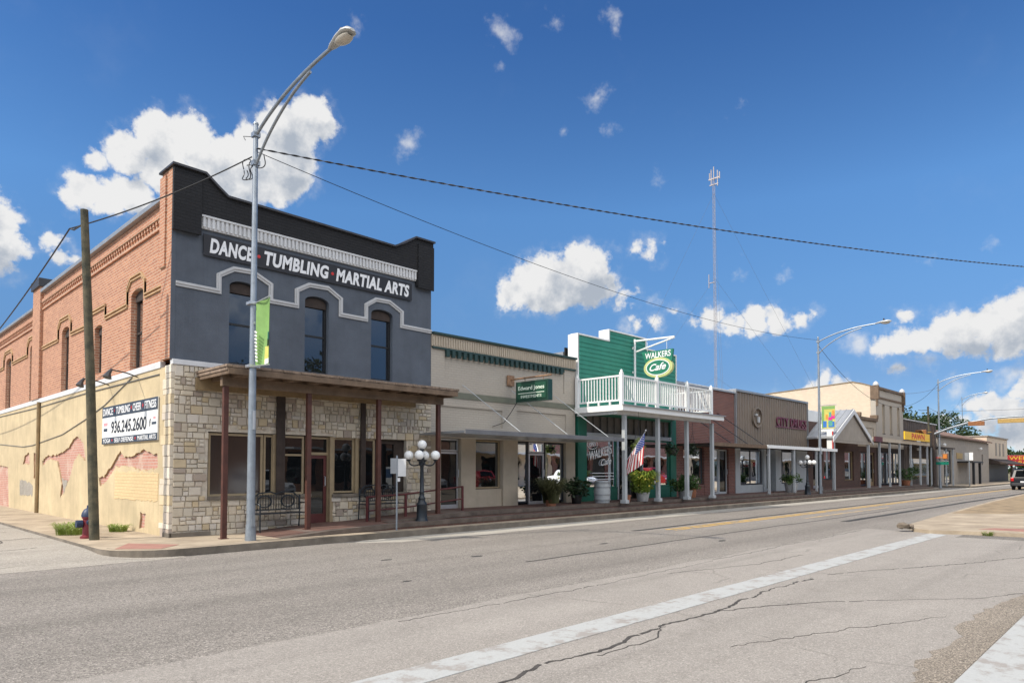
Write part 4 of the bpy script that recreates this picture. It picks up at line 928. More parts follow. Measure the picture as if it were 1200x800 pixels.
a0, a1, ay = 12.5, 20.0, 13.95
mb = MB(); mb.box(a0, a1, ay, 15.97, 2.66, 2.7)
x = a0+.1
while x < a1: mb.box(x, x+.05, ay+.01, 15.9, 2.701, 2.735); x += .3
aw = mb.build('awning', M['roof_metal'], B)
mb = MB(); mb.box(a0-.01, a1+.01, ay-.03, ay-.001, 2.63, 2.76); mb.build('fascia', mat('awning_edge', (.17,.17,.175), .5, .12, 2, metal=.2, streak=.2), aw, bevel=.006)
for x in (14.2, 16.4, 18.6):
    mb = MB(); mb.tube([(x,YF-.03,4.3),(x+.55,ay+.05,2.78)], .012, 6); mb.build('brace', M['pale_grey'], aw)

# hanging box sign on its bracket
H = thing('hanging_sign', 'dark green box sign hanging from a rusty bracket on the beige shop', 'sign', (16.35, 14.9, 3.9))
mb = MB(); mb.box(16.24, 16.46, 14.2, 15.62, 3.86, 4.53); mb.build('box', M['sign_green'], H, bevel=.012)
mb = MB(); mb.box(16.22, 16.239, 14.28, 15.54, 3.94, 4.45); mb.build('face', mat('sign_face_green', (.015,.075,.045), .4, .1, 3), H)
lettering('Edward Jones', M['letter_pale'], H, o=(16.217,15.48,4.2), right=(0,-1,0), w=1.14, h=.17, bold=.01)
lettering('INVESTMENTS', M['letter_pale'], H, o=(16.217,15.36,3.98), right=(0,-1,0), w=.9, h=.09, bold=.004)
mb = MB(); mb.box(16.213, 16.2185, 14.34, 15.48, 4.125, 4.145); mb.build('rule', M['letter_pale'], H)
mb = MB(); mb.box(16.2, 16.5, 15.93, 15.995, 4.45, 4.8); mb.tube([(16.35,15.93,4.66),(16.35,14.15,4.66)], .03, 8); mb.tube([(16.35,15.3,4.66),(16.35,15.3,4.53)], .012, 6); mb.tube([(16.35,14.5,4.66),(16.35,14.5,4.53)], .012, 6)
mb.build('bracket', mat('rusty_pipe', (.28,.16,.09), .7, .3, 6), H)
mb = MB(); mb.tube([(16.3,15.6,3.9),(16.25,15.8,3.6),(16.0,15.93,3.2),(15.5,15.95,3.05)], .012, 6); mb.build('wire', M['cable'], H)

# ------------------------------------------------------------------ green boarded cafe front
g0, g1 = 19.96, 26.96
B = thing('green_shop', 'green boarded shop with stepped false front and white railed balcony', 'building', (g0, YF, .4))
mb = MB(); outl = [(g0,3.78),(g1,3.78),(g1,6.72),(24.56,6.72),(24.56,7.15),(21.9,7.15),(21.9,6.72),(g0,6.72)]
mb.slab('Y', outl, YF, YF+.25)
z = 3.8
while z < 7.1:
    zt = min(z+.165, 7.13); xa, xb = (g0+.03, g1-.03) if z < 6.55 else (21.93, 24.53)
    if z < 6.55 < zt: zt = 6.7
    mb.add([(xa,YF-.012,zt),(xb,YF-.012,zt),(xb,YF-.034,z),(xa,YF-.034,z),(xa,YF-.001,zt),(xb,YF-.001,zt),(xb,YF-.001,z),(xa,YF-.001,z)], [(0,1,2,3),(4,7,6,5),(3,2,6,7),(0,3,7,4),(1,5,6,2),(0,4,5,1)]); z = zt+.001
mb.build('boarded_front', M['green'], B)
mb = MB(); mb.ribbon('Y', [(g0,4.3),(g0,6.74),(21.92,6.74),(21.92,7.17),(24.54,7.17),(24.54,6.74),(g1,6.74),(g1,4.3)], .055, YF-.06, YF+.3)
mb.box(g0-.03, g0-.002, YF-.06, YF+.42, 5.82, 6.75); mb.box(21.86, 21.891, YF-.06, YF+.42, 6.77, 7.18)
mb.build('trim', M['white'], B)
mb = MB(); mb.box(g0, 20.5, YF-.02, YF+.28, .3, 3.78); mb.box(26.5, g1, YF-.02, YF+.28, .3, 3.78); mb.box(20.5, 26.5, YF+.0, YF+.28, 3.72, 3.78); mb.box(20.501, 22.5, YF+.02, YF+.28, .3, .92); mb.box(24.3, 26.499, YF+.02, YF+.28, .3, .92)
mb.build('green_panels', M['green_dark'], B, bevel=.006)
mb = MB(); mb.box(20.5, 26.5, YF-.05, YF+.2, 2.9, 3.06); mb.build('lintel_board', M['pale_grey'], B)
mb = MB(); mb.slab('Y', [(20.5,3.061),(26.5,3.061),(26.5,3.719),(20.5,3.719)], YF+.1, YF+.15)
x = 20.55
while x < 26.45: mb.box(x, x+.045, YF+.02, YF+.099, 3.062, 3.718); x += .46
lv = mb.build('transom', mat('louvre', (.14,.13,.12), .6, .2, 3), B)
w1 = window(B, 'Y', 20.52, 22.48, .93, 2.89, YF+.06, fr=.06, mf=M['green_dark'], name='shop_window')
lettering('WALKERS', M['letter_white'], w1, o=(20.72,YF+.045,1.98), right=(1,0,.22), up=(0,0,1), w=1.5, h=.34, bold=.01, depth=.004)
lettering('Cafe', M['letter_white'], w1, o=(21.45,YF+.045,1.78), right=(1,0,.15), w=.7, h=.26, bold=.01, shear=.3, depth=.004)
lettering('OPEN', M['letter_white'], w1, o=(20.72,YF+.045,2.52), right=(1,0,.1), w=.42, h=.16, bold=.01, depth=.004)
mb = MB(); el = [(20.93+.32*math.cos(t), 2.62+.19*math.sin(t)) for t in [2*math.pi*i/24 for i in range(25)]]; mb.ribbon('Y', el, .02, YF+.04, YF+.045)
for zz in (1.5, 1.38, 1.26): mb.box(20.9, 22.3, YF+.04, YF+.045, zz, zz+.03)
mb.build('painted_marks', M['letter_white'], w1)
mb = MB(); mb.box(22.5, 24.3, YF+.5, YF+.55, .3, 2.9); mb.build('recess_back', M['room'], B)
door(B, 23.0, 23.85, .46, 2.6, YF+.3, M['dark_metal'], fr=.08, lower=.2)
mb = MB(); mb.box(23.3,23.55,YF+.27,YF+.28,1.55,1.85); mb.build('notice', M['paper'], B)
mb = MB(); mb.box(22.5, 22.56, YF-.02, YF+.1, .46, 2.9); mb.build('door_frame', M['alu'], B)
mb = MB(); mb.box(24.24, 24.3, YF-.02, YF+.1, .46, 2.9); mb.build('door_frame', M['alu'], B)
window(B, 'Y', 24.32, 26.48, .93, 2.89, YF+.06, fr=.06, mf=M['green_dark'], name='shop_window')
shell(B, g0, g1, 6.6, y0=16.6)
# balcony on five posts, with a rail all round
d0, d1, dy = 19.75, 26.75, 13.82
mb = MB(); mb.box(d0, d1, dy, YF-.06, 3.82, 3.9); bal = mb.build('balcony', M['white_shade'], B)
mb = MB(); mb.box(d0-.03, d1+.4, dy-.04, dy-.001, 3.72, 3.93); mb.box(d0-.03, d0-.001, dy, YF-.06, 3.72, 3.93); mb.build('fascia', M['white'], bal, bevel=.008)
mb = MB(); mb.box(d0-.1, d1+.45, dy-.12, dy-.041, 3.9, 3.935); mb.build('gutter_edge', M['cap_metal'], bal, bevel=.005)
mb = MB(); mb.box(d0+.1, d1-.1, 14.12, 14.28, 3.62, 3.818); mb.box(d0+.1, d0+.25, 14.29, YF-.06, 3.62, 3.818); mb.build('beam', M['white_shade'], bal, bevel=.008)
for x in (20.4, 22.6, 24.75, 26.85):
    mb = MB(); mb.box(x-.072, x+.072, 14.13, 14.27, .44, 3.618); mb.box(x-.11, x+.11, 14.08, 14.32, .44, .56); mb.build('post', M['pale_grey'], bal, bevel=.01)
def railing(pts, n_post, zf, name='railing'):
    mb = MB()
    for (ax, ay_), (bx, by) in zip(pts, pts[1:]):
        mb.bar((ax,ay_,zf+1.0), (bx,by,zf+1.0), .07, .06); mb.bar((ax,ay_,zf+.14), (bx,by,zf+.14), .05, .06)
        L = math.hypot(bx-ax, by-ay_); n = int(L/.125)
        for i in range(1, n):
            t = i/n; mb.box(ax+(bx-ax)*t-.016, ax+(bx-ax)*t+.016, ay_+(by-ay_)*t-.016, ay_+(by-ay_)*t+.016, zf+.165, zf+.97)
        for t in (.25,.5,.75): mb.box(ax+(bx-ax)*t-.03, ax+(bx-ax)*t+.03, ay_+(by-ay_)*t-.03, ay_+(by-ay_)*t+.03, zf, zf+.12)
    rl = mb.build(name, M['white'], bal)
    for x, y in n_post:
        p = MB(); p.box(x-.06, x+.06, y-.06, y+.06, zf-.02, zf+1.1); p.lathe((x,y,zf+1.1), [(.07,0),(.075,.02),(.04,.05),(.055,.09),(.0,.13)], 8); p.build('rail_post', M['white'], rl, bevel=.006)
railing([(d0+.06,YF-.12),(d0+.06,dy+.08),(d1-.5,dy+.08),(d1-.5,YF-.12)], [(d0+.06,YF-.12),(d0+.06,dy+.08),(22.1,dy+.08),(24.3,dy+.08),(d1-.5,dy+.08)], 3.95)
# cafe sign on a white bracket
H = thing('hanging_sign', 'green and yellow oval cafe sign hanging from white arms above the balcony', 'sign', (23.55, 14.8, 5.4))
px_ = 23.55
mb = MB(); mb.tube([(px_,15.85,3.95),(px_,15.85,7.0)], .045, 8); mb.tube([(px_,15.85,6.92),(px_,14.0,6.86)], .04, 8); mb.tube([(px_,15.85,6.46),(px_,14.0,6.84)], .035, 8)
for z in (5.6, 6.6): mb.box(px_-.04, px_+.04, 15.89, 15.96, z, z+.08)
for y in (15.25, 14.35): mb.tube([(px_,y,6.8),(px_,y,6.4)], .008, 5)
mb.build('bracket', M['white'], H)
mb = MB(); mb.slab('X', [(15.5,6.4),(14.05,6.4),(14.1,5.93),(15.3,5.93)], px_-.05, px_+.05); mb.build('name_panel', M['cafe_green'], H, bevel=.006)
ov = lambda a, b: [(14.72+a*math.cos(t), 5.72+b*math.sin(t)) for t in [2*math.pi*i/32 for i in range(32)]]
mb = MB(); mb.slab('X', ov(.66,.4), px_-.07, px_+.07); mb.build('oval', M['cafe_yellow'], H)
mb = MB(); mb.slab('X', ov(.52,.29), px_-.076, px_-.0705); mb.slab('X', ov(.52,.29), px_+.0705, px_+.076); mb.build('oval_field', M['cafe_green'], H)
mb = MB(); mb.ribbon('X', ov(.53,.3)+[ov(.53,.3)[0]], .03, px_-.08, px_-.0765); mb.build('oval_ring', M['letter_white'], H)
lettering('WALKERS', M['letter_white'], H, o=(px_-.055,15.32,6.1), right=(0,-1,.02), w=1.18, h=.24, bold=.015)
lettering('Cafe', M['letter_white'], H, o=(px_-.08,15.1,5.58), right=(0,-1,.06), w=.76, h=.28, bold=.02, shear=.35)

# ------------------------------------------------------------------ low red brick shop and ribbed metal shop
B = thing('red_brick_shop', 'low red brick shop with grey metal coping beside the green building', 'building', (26.97, YF, .4))
mb = MB(); mb.slab('Y', [(26.97,.3),(27.6,.3),(27.6,2.68),(29.5,2.68),(29.5,.3),(30.2,.3),(30.2,2.68),(31.95,2.68),(31.95,.3),(32.64,.3),(32.64,5.5),(26.97,5.5)], YF, YF+.3); mb.box(27.601, 29.499, YF+.02, YF+.28, .3, .95)
mb.build('front_wall', M['brick_red'], B)
mb = MB(); mb.add([(26.97,YF-.08,5.5),(32.64,YF-.08,5.5),(32.64,YF-.08,5.58),(26.97,YF-.08,5.58),(26.97,YF+1.6,5.95),(32.64,YF+1.6,5.95),(32.64,YF+1.6,5.5),(26.97,YF+1.6,5.5)], [(0,1,2,3),(3,2,5,4),(4,5,6,7),(0,7,6,1),(0,3,4,7),(1,6,5,2)])
x = 27.2
while x < 32.5: mb.bar((x,YF-.07,5.6),(x,YF+1.6,5.97), .04); x += .4
mb.build('metal_coping', M['roof_metal'], B)
window(B, 'Y', 27.62, 29.48, .97, 2.66, YF+.1, fr=.05, mf=M['dark_metal'], name='shop_window')
window(B, 'Y', 30.22, 31.1, .46, 2.66, YF+.1, fr=.06, mf=M['pale_grey'], name='shop_window')
door(B, 31.13, 31.93, .46, 2.64, YF+.1, M['pale_grey'], fr=.07, lower=.1)
shell(B, 26.97, 32.64, 5.6)
mb = MB(); mb.box(27.0, 32.6, 14.35, YF-.01, 2.72, 2.8); aw = mb.build('awning', M['timber_dark'], B)
mb = MB(); mb.box(26.98, 32.62, 14.31, 14.349, 2.68, 2.84); mb.build('fascia', M['timber'], aw, bevel=.005)
for x in (28.0, 29.7, 31.4):
    mb = MB(); mb.tube([(x-.6,YF-.01,4.4),(x+1.2,14.5,2.86)], .02, 6); mb.build('brace', M['dark_metal'], aw)
B = thing('ribbed_metal_shop', 'low shop with brown ribbed metal front above dark display windows', 'building', (32.65, YF, .4))
t0, t1 = 32.66, 42.05
mb = MB(); prof = []
x = t0; k = 0
while x < t1-.3:
    prof += [(x, YF-.02), (x+.17, YF-.02), (x+.195, YF-.065), (x+.275, YF-.065), (x+.30, YF-.02)]; x += .30
prof += [(t1, YF-.02), (t1, YF+.2), (t0, YF+.2)]
vs = [(a,b,2.86) for a,b in prof] + [(a,b,5.62) for a,b in prof]; n = len(prof)
mb.add(vs, [(i,(i+1)%n,n+(i+1)%n,n+i) for i in range(n)]); mb.slab('Z', prof, 2.862, 2.87); mb.slab('Z', prof, 5.61, 5.62)
mb.build('ribbed_front', M['tan_metal'], B)
mb = MB(); mb.box(t0-.04, t1+.03, YF-.12, YF+.3, 5.625, 5.74); mb.box(t0-.05, t0-.003, YF-.12, YF+.2, 2.86, 5.62); mb.box(t1+.003, t1+.04, YF-.1, YF+.2, 2.86, 5.62); mb.build('edge_trim', M['cap_metal'], B, bevel=.01)
mb = MB()
for a, b in ((32.66,33.2),(36.0,36.3),(37.5,38.25),(40.4,42.05)): mb.box(a, b, YF-.02, YF+.3, .3, 2.859)
mb.box(33.201, 35.9, YF+.02, YF+.28, .3, .85); mb.box(38.251, 40.399, YF+.02, YF+.28, .3, .85)
mb.build('shop_front', M['pale_grey'], B, bevel=.008)
window(B, 'Y', 33.22, 35.95, .87, 2.7, YF+.1, fr=.06, mf=M['dark_metal'], name='shop_window', mulls=(34.6,))
window(B, 'Y', 38.27, 40.38, .87, 2.7, YF+.1, fr=.06, mf=M['dark_metal'], name='shop_window')
door(B, 36.4, 37.4, .46, 2.5, YF+.25, M['alu'], fr=.09, lower=.15)
shell(B, t0, t1, 5.6, y0=16.45)
mb = MB(); mb.box(t0, 42.2, 14.35, YF-.07, 2.74, 2.8); aw = mb.build('awning', M['timber_dark'], B)
mb = MB(); mb.box(t0, 42.25, 14.3, 14.349, 2.7, 2.86); mb.build('fascia', M['white'], aw, bevel=.005)
for x in (33.0, 36.1, 39.2, 42.0):
    mb = MB(); mb.box(x-.05, x+.05, 14.36, 14.46, .44, 2.739); mb.build('post', M['pale_grey'], aw)
H = thing('sign_letters', 'dark burgundy raised letters mounted on the brown ribbed metal front', 'sign', (39.6, YF-.07, 4.0))
lettering('CITY DRUGS', M['burgundy'], H, o=(37.5,YF-.07,4.1), w=4.25, h=.5, bold=.008, depth=.06, spacing=1.12)
mb = MB(); mb.box(37.45, 41.8, YF-.1, YF-.067, 4.02, 4.09); mb.build('rail', M['burgundy'], H)
H = thing('round_emblem', 'round raised emblem in brown on the ribbed metal front', 'emblem', (35.05, YF-.07, 4.4))
mb = MB(); mb.ribbon('Y', [(35.05+.55*math.cos(t), 4.42+.5*math.sin(t)) for t in [2*math.pi*i/28 for i in range(29)]], .09, YF-.16, YF-.067); mb.build('ring', M['tan_metal'], H)
mb = MB(); mb.box(35.1, 35.3, YF-.14, YF-.067, 4.15, 4.45); mb.box(34.8, 35.05, YF-.14, YF-.067, 4.5, 4.6); mb.build('figure', M['trim_grey'], H)

# ------------------------------------------------------------------ gabled porch shop
B = thing('gabled_porch_shop', 'brown brick shop behind a gabled porch with grey standing seam metal roof', 'building', (42.1, YF, .4))
mb = MB(); mb.slab('Y', [(42.1,.3),(51.3,.3),(51.3,4.6),(42.1,4.6)], YF, YF+.3, holes=[[(43.0,.5),(44.4,.5),(44.4,3.0),(43.0,3.0)],[(44.8,1.0),(46.6,1.0),(46.6,3.0),(44.8,3.0)],[(48.6,.9),(50.4,.9),(50.4,2.9),(48.6,2.9)]]); mb.build('front_wall', M['brick_brown'], B)
door(B, 43.1, 44.3, .46, 2.9, YF+.1, M['alu'], fr=.1, lower=.2); window(B, 'Y', 44.82, 46.58, 1.02, 2.98, YF+.1, fr=.07, mf=M['dark_metal'], name='shop_window'); window(B, 'Y', 48.62, 50.38, .92, 2.88, YF+.1, fr=.07, mf=M['timber_tan'], name='shop_window')
mb = MB(); mb.slab('Y', [(42.1,4.601),(51.3,4.601),(51.3,5.3),(42.1,5.3)], YF+.05, YF+.3)
z = 4.62
while z < 5.25: mb.box(42.1, 51.25, YF+.03, YF+.049, z, z+.1); z += .115
mb.build('siding', M['white'], B)
GY, ex0, ex1, rx, ze, zr = 14.55, 42.1, 48.9, 45.5, 3.72, 5.42
mb = MB()
for sx, a in ((ex0, -1), (ex1, 1)):
    mb.slab('Y', [(sx+a*.25,ze-.13),(rx,zr),(rx,zr-.1),(sx+a*.25,ze-.23)], GY-.15, YF-.001)
    for i in range(5):
        y = GY-.1+i*.36; mb.bar((sx+a*.25,y,ze-.12),(rx,y,zr+.015), .03, .05)
pr = mb.build('porch_roof', M['roof_metal'], B)
mb = MB()
for sx, a in ((ex0, -1), (ex1, 1)): mb.slab('Y', [(sx+a*.3,ze-.17),(rx,zr-.01),(rx,zr-.3),(sx+a*.3,ze-.45)], GY-.2, GY-.151)
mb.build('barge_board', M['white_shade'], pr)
mb = MB(); mb.slab('Y', [(ex0+.2,ze-.3),(ex1-.2,ze-.3),(rx,zr-.25)], GY-.05, GY); mb.build('gable_panel', M['stucco_grey'], pr)
mb = MB(); mb.box(ex0, ex1, GY-.06, GY+.06, ze-.45, ze-.31); mb.build('beam', M['stucco_grey'], pr)
for x in (42.3, 48.7):
    mb = MB(); mb.box(x-.075, x+.075, GY-.075, GY+.075, .44, ze-.451); mb.build('post', M['pale_grey'], pr)
mb = MB(); mb.box(47.2, 48.6, YF-.2, YF-.03, 4.85, 5.15); mb.build('white_vent_box', M['white'], B)
shell(B, 42.1, 51.3, 5.2)
# ------------------------------------------------------------------ low shop with brown cornice
B = thing('cornice_shop', 'narrow low pale shop with brown cornice between gabled porch and cream building', 'building', (51.4, YF, .4))
mb = MB(); mb.slab('Y', [(51.35,.3),(51.8,.3),(51.8,2.9),(55.0,2.9),(55.0,.3),(55.45,.3),(55.45,3.3),(51.35,3.3)], YF+.01, YF+.3); mb.build('shop_front', M['brick_brown'], B)  # dark ground floor: awning shade is put into the wall colour
mb = MB(); mb.slab('Y', [(51.35,3.301),(55.45,3.301),(55.45,5.2),(51.35,5.2)], YF, YF+.3, holes=[[(51.9,4.0),(54.9,4.0),(54.9,4.7),(51.9,4.7)]]); mb.box(51.89, 54.91, YF+.06, YF+.28, 3.99, 4.71); mb.build('front_wall', M['stucco'], B)
mb = MB(); mb.box(51.3, 55.45, YF-.15, YF+.3, 5.201, 5.42); mb.box(51.35, 55.45, YF-.06, YF-.002, 3.7, 3.85); mb.box(51.3, 51.6, YF-.2, YF+.31, 5.421, 5.7); mb.box(55.1, 55.42, YF-.2, YF+.31, 5.421, 5.7); mb.build('cornice', M['timber'], B, bevel=.02)
window(B, 'Y', 51.82, 53.4, .52, 2.88, YF+.1, fr=.07, mf=M['dark_metal'], name='shop_window'); door(B, 53.45, 54.98, .46, 2.88, YF+.1, M['timber_tan'], fr=.15, lower=.3)
shell(B, 51.35, 55.45, 5.2)
# ------------------------------------------------------------------ cream two-storey building
B = thing('cream_building', 'two-storey cream brick building with brown cornice and blind arched windows', 'building', (55.5, YF, .3))
cw = [(57.0,57.7),(58.9,59.6),(60.9,61.6)]
mb = MB(); mb.slab('Y', [(55.5,.3),(56.2,.3),(56.2,3.0),(61.8,3.0),(61.8,.3),(62.55,.3),(62.55,3.3),(55.5,3.3)], YF+.01, YF+.35); mb.build('shop_front', M['timber_dark'], B)  # dark lower storey stands in for the shade below the awning
mb = MB(); mb.slab('Y', [(55.5,3.301),(62.55,3.301),(62.55,7.7),(55.5,7.7)], YF, YF+.35, holes=[arch(a,b,4.4,6.5,.15) for a,b in cw]); mb.build('front_wall', M['brick_paint'], B)
for a, b in cw: window(B, 'Y', a+.01, b-.01, 4.42, 6.48, YF+.12, rise=.14, fr=.06, mf=M['stucco'], mg=M['stucco'], rails=(5.4,), sill=M['timber_dark'])
mb = MB(); mb.box(55.55, 62.5, YF-.12, YF+.3, 7.701, 7.9); mb.box(55.55, 62.5, YF-.06, YF-.002, 7.0, 7.15); mb.build('cornice', M['timber'], B, bevel=.02)
for x in (55.42, 62.25):
    mb = MB(); mb.box(x, x+.28, YF-.22, YF+.36, 6.9, 7.95); mb.box(x+.05, x+.23, YF-.14, YF-.003, 6.4, 6.899); br_ = mb.build('bracket', M['timber'], B, bevel=.02); mb = MB(); mb.lathe((x+.14,YF+.0,7.951), [(.2,0),(.21,.1),(.15,.22),(.05,.3),(0,.31)], 12); mb.build('finial', M['trim_grey'], br_, smooth=True)
mb = MB(); mb.slab('X', [(16.36,.3),(40,.3),(40,6.9),(28,7.7),(23.6,7.97),(17.6,8.33),(16.9,8.15),(16.36,7.95)], 55.5, 55.85); mb.build('side_wall', M['brick_cream'], B)
mb = MB(); mb.ribbon('X', [(16.36,7.97),(16.9,8.17),(17.6,8.35),(23.6,7.99),(28,7.72),(40,6.92)], .06, 55.45, 55.9); mb.build('side_coping', M['timber_tan'], B)
for x in (56.22, 58.1, 60.0): window(B, 'Y', x, x+1.75, .52, 2.98, YF+.1, fr=.07, mf=M['dark_metal'], name='shop_window')
shell(B, 55.86, 62.55, 7.2)
mb = MB(); mb.box(48.9, 63.3, 14.35, YF-.3, 3.6, 3.7); aw = mb.build('awning', M['timber_dark'], B)
mb = MB(); mb.box(48.9, 63.35, 14.3, 14.349, 3.55, 3.8); mb.build('fascia', M['stucco'], aw)
mb = MB(); mb.box(49.0, 50.6, 14.2, 14.29, 3.5, 3.85); mb.build('red_edge', M['oxide'], aw)
for x in (50.6, 52.9, 55.3, 58.2, 60.9, 63.0):
    mb = MB(); mb.box(x-.06, x+.06, 14.36, 14.48, .44, 3.599); mb.build('post', M['pale_grey'], aw)
# ------------------------------------------------------------------ weathered board building
B = thing('weathered_board_shop', 'shop with a false front of weathered brown vertical boards', 'building', (62.6, YF, .2))
mb = MB(); r = random.Random(4); x = 62.6
while x < 73.2:
    w_ = r.uniform(.2,.32); mb.box(x, min(73.2, x+w_-.012), YF-r.uniform(0,.02), YF+.1, 2.7 if 64 < x < 72 else .2, 5.72+r.uniform(-.02,.02)); x += w_
mb.box(64.0, 72.0, YF+.01, YF+.1, .2, 1.0)
mb.build('board_front', M['barn'], B)
mb = MB(); mb.box(62.6, 73.25, YF-.1, YF+.15, 5.76, 5.86); mb.build('coping', M['trim_grey'], B)
window(B, 'Y', 64.05, 67.8, 1.02, 2.68, YF+.04, fr=.1, mf=M['timber_tan'], name='shop_window'); window(B, 'Y', 68.1, 71.9, 1.02, 2.68, YF+.04, fr=.1, mf=M['timber_tan'], name='shop_window')
mb = MB(); mb.box(66.4, 67.6, YF-.05, YF-.03, 3.3, 4.3); mb.build('notice_board', M['paper'], B)
shell(B, 62.6, 73.2, 5.6)
mb = MB(); mb.box(63.5, 72.5, 14.35, YF-.03, 3.5, 3.6); aw = mb.build('awning', M['timber_dark'], B)
for x in (64.5, 67.0, 69.5, 72.0):
    mb = MB(); mb.box(x-.055, x+.055, 14.4, 14.51, .2, 3.499); mb.build('post', M['pale_grey'], aw)
H = thing('pawn_sign', 'yellow pawn shop sign with red letters on the awning edge', 'sign', (59, 14.2, 3.8))
mb = MB(); mb.box(55.6, 62.6, 14.12, 14.2, 3.86, 4.45); mb.build('board', M['pawn_yellow'], H)
mb = MB(); mb.box(56.2, 56.3, 14.21, 14.34, 3.81, 4.4); mb.box(62.0, 62.1, 14.21, 14.34, 3.81, 4.4); mb.build('bracket', M['dark_metal'], H)
lettering('PAWN', M['letter_red'], H, o=(57.4,14.118,3.93), w=3.6, h=.44, bold=.025)
# ------------------------------------------------------------------ long stucco building past the lights
B = thing('long_stucco_building', 'long grey stucco building with brown sloping roof beyond the traffic lights', 'building', (73.4, YF, .1))
mb = MB(); mb.slab('Y', [(73.6,.0),(98,.0),(98,4.75),(73.6,4.75)], YF, YF+.3, holes=[[(76.0,.2),(79.2,.2),(79.2,3.6),(76.0,3.6)],[(93.9,2.2),(94.7,2.2),(94.7,3.4),(93.9,3.4)]]); mb.build('front_wall', M['stucco_grey'], B)
mb = MB(); mb.add([(73.3,YF-.35,4.76),(98.2,YF-.35,4.76),(98.2,YF+8,7.2),(73.3,YF+8,7.2),(73.3,YF-.35,4.9),(98.2,YF-.35,4.9),(98.2,YF+8,7.35),(73.3,YF+8,7.35)], [(0,1,2,3),(4,5,6,7),(0,4,5,1),(3,2,6,7),(0,3,7,4),(1,5,6,2)]); mb.build('roof', mat('roof_brown', (.2,.12,.085), .9, .2, 2), B)
mb = MB(); mb.box(73.6, 73.9, YF+.31, YF+8, .0, 4.7); mb.box(97.7, 98, YF+.31, YF+8, .0, 4.7); mb.build('end_wall', M['stucco_grey'], B)
window(B, 'Y', 76.05, 79.15, .25, 3.58, YF+.1, fr=.12, mf=M['black'], name='entrance_window', mulls=(77.6,), rails=(2.6,))
window(B, 'Y', 93.95, 94.65, 2.25, 3.38, YF+.1, fr=.08, mf=M['timber_dark'])
mb = MB(); mb.box(81.5, 86.5, YF-1.4, YF-.02, 2.35, 2.5); cn = mb.build('door_canopy', M['black'], B)
for x in (82.5, 85.6):
    mb = MB(); mb.box(x, x+.3, YF-1.3, YF-1.1, .1, 2.349); mb.build('post', M['black'], cn)
mb = MB(); mb.box(81.3, 83.8, YF-.06, YF-.01, 2.75, 3.35); mb.build('name_board', M['signal_yellow'], B)
for x in (75.2, 92.0):
    mb = MB(); mb.lathe((x,YF-.25,4.0), [(.0,-.15),(.14,-.1),(.16,.05),(.05,.15),(0,.16)], 10); mb.box(x-.03, x+.03, YF-.2, YF-.01, 4.0, 4.06); mb.build('wall_lamp', M['white'], B)
B = thing('awning_corner_building', 'pale two-storey building with dark awning at the end of the street', 'building', (98.2, YF, .1))
mb = MB(); mb.box(98.3, 112, YF+.2, YF+12, .0, 5.6); mb.build('walls', M['brick_cream'], B)
for x in (103.5, 106, 108.5):
    mb = MB(); mb.box(x, x+.9, YF+.15, YF+.198, 3.4, 5.0); mb.build('blind_window', M['stucco_grey'], B)
mb = MB(); mb.box(98.2, 112.1, YF+.05, YF+12, 5.601, 5.75); mb.build('coping', M['stucco_grey'], B)
mb = MB(); mb.slab('X', [(14.3,2.4),(16.18,3.0),(16.18,2.3),(14.3,2.3)], 98.3, 112); mb.build('awning', M['timber_dark'], B)
mb = MB(); mb.box(98.6, 111.6, YF+.1, YF+.19, .1, 2.29); mb.build('shop_front', M['black'], B)

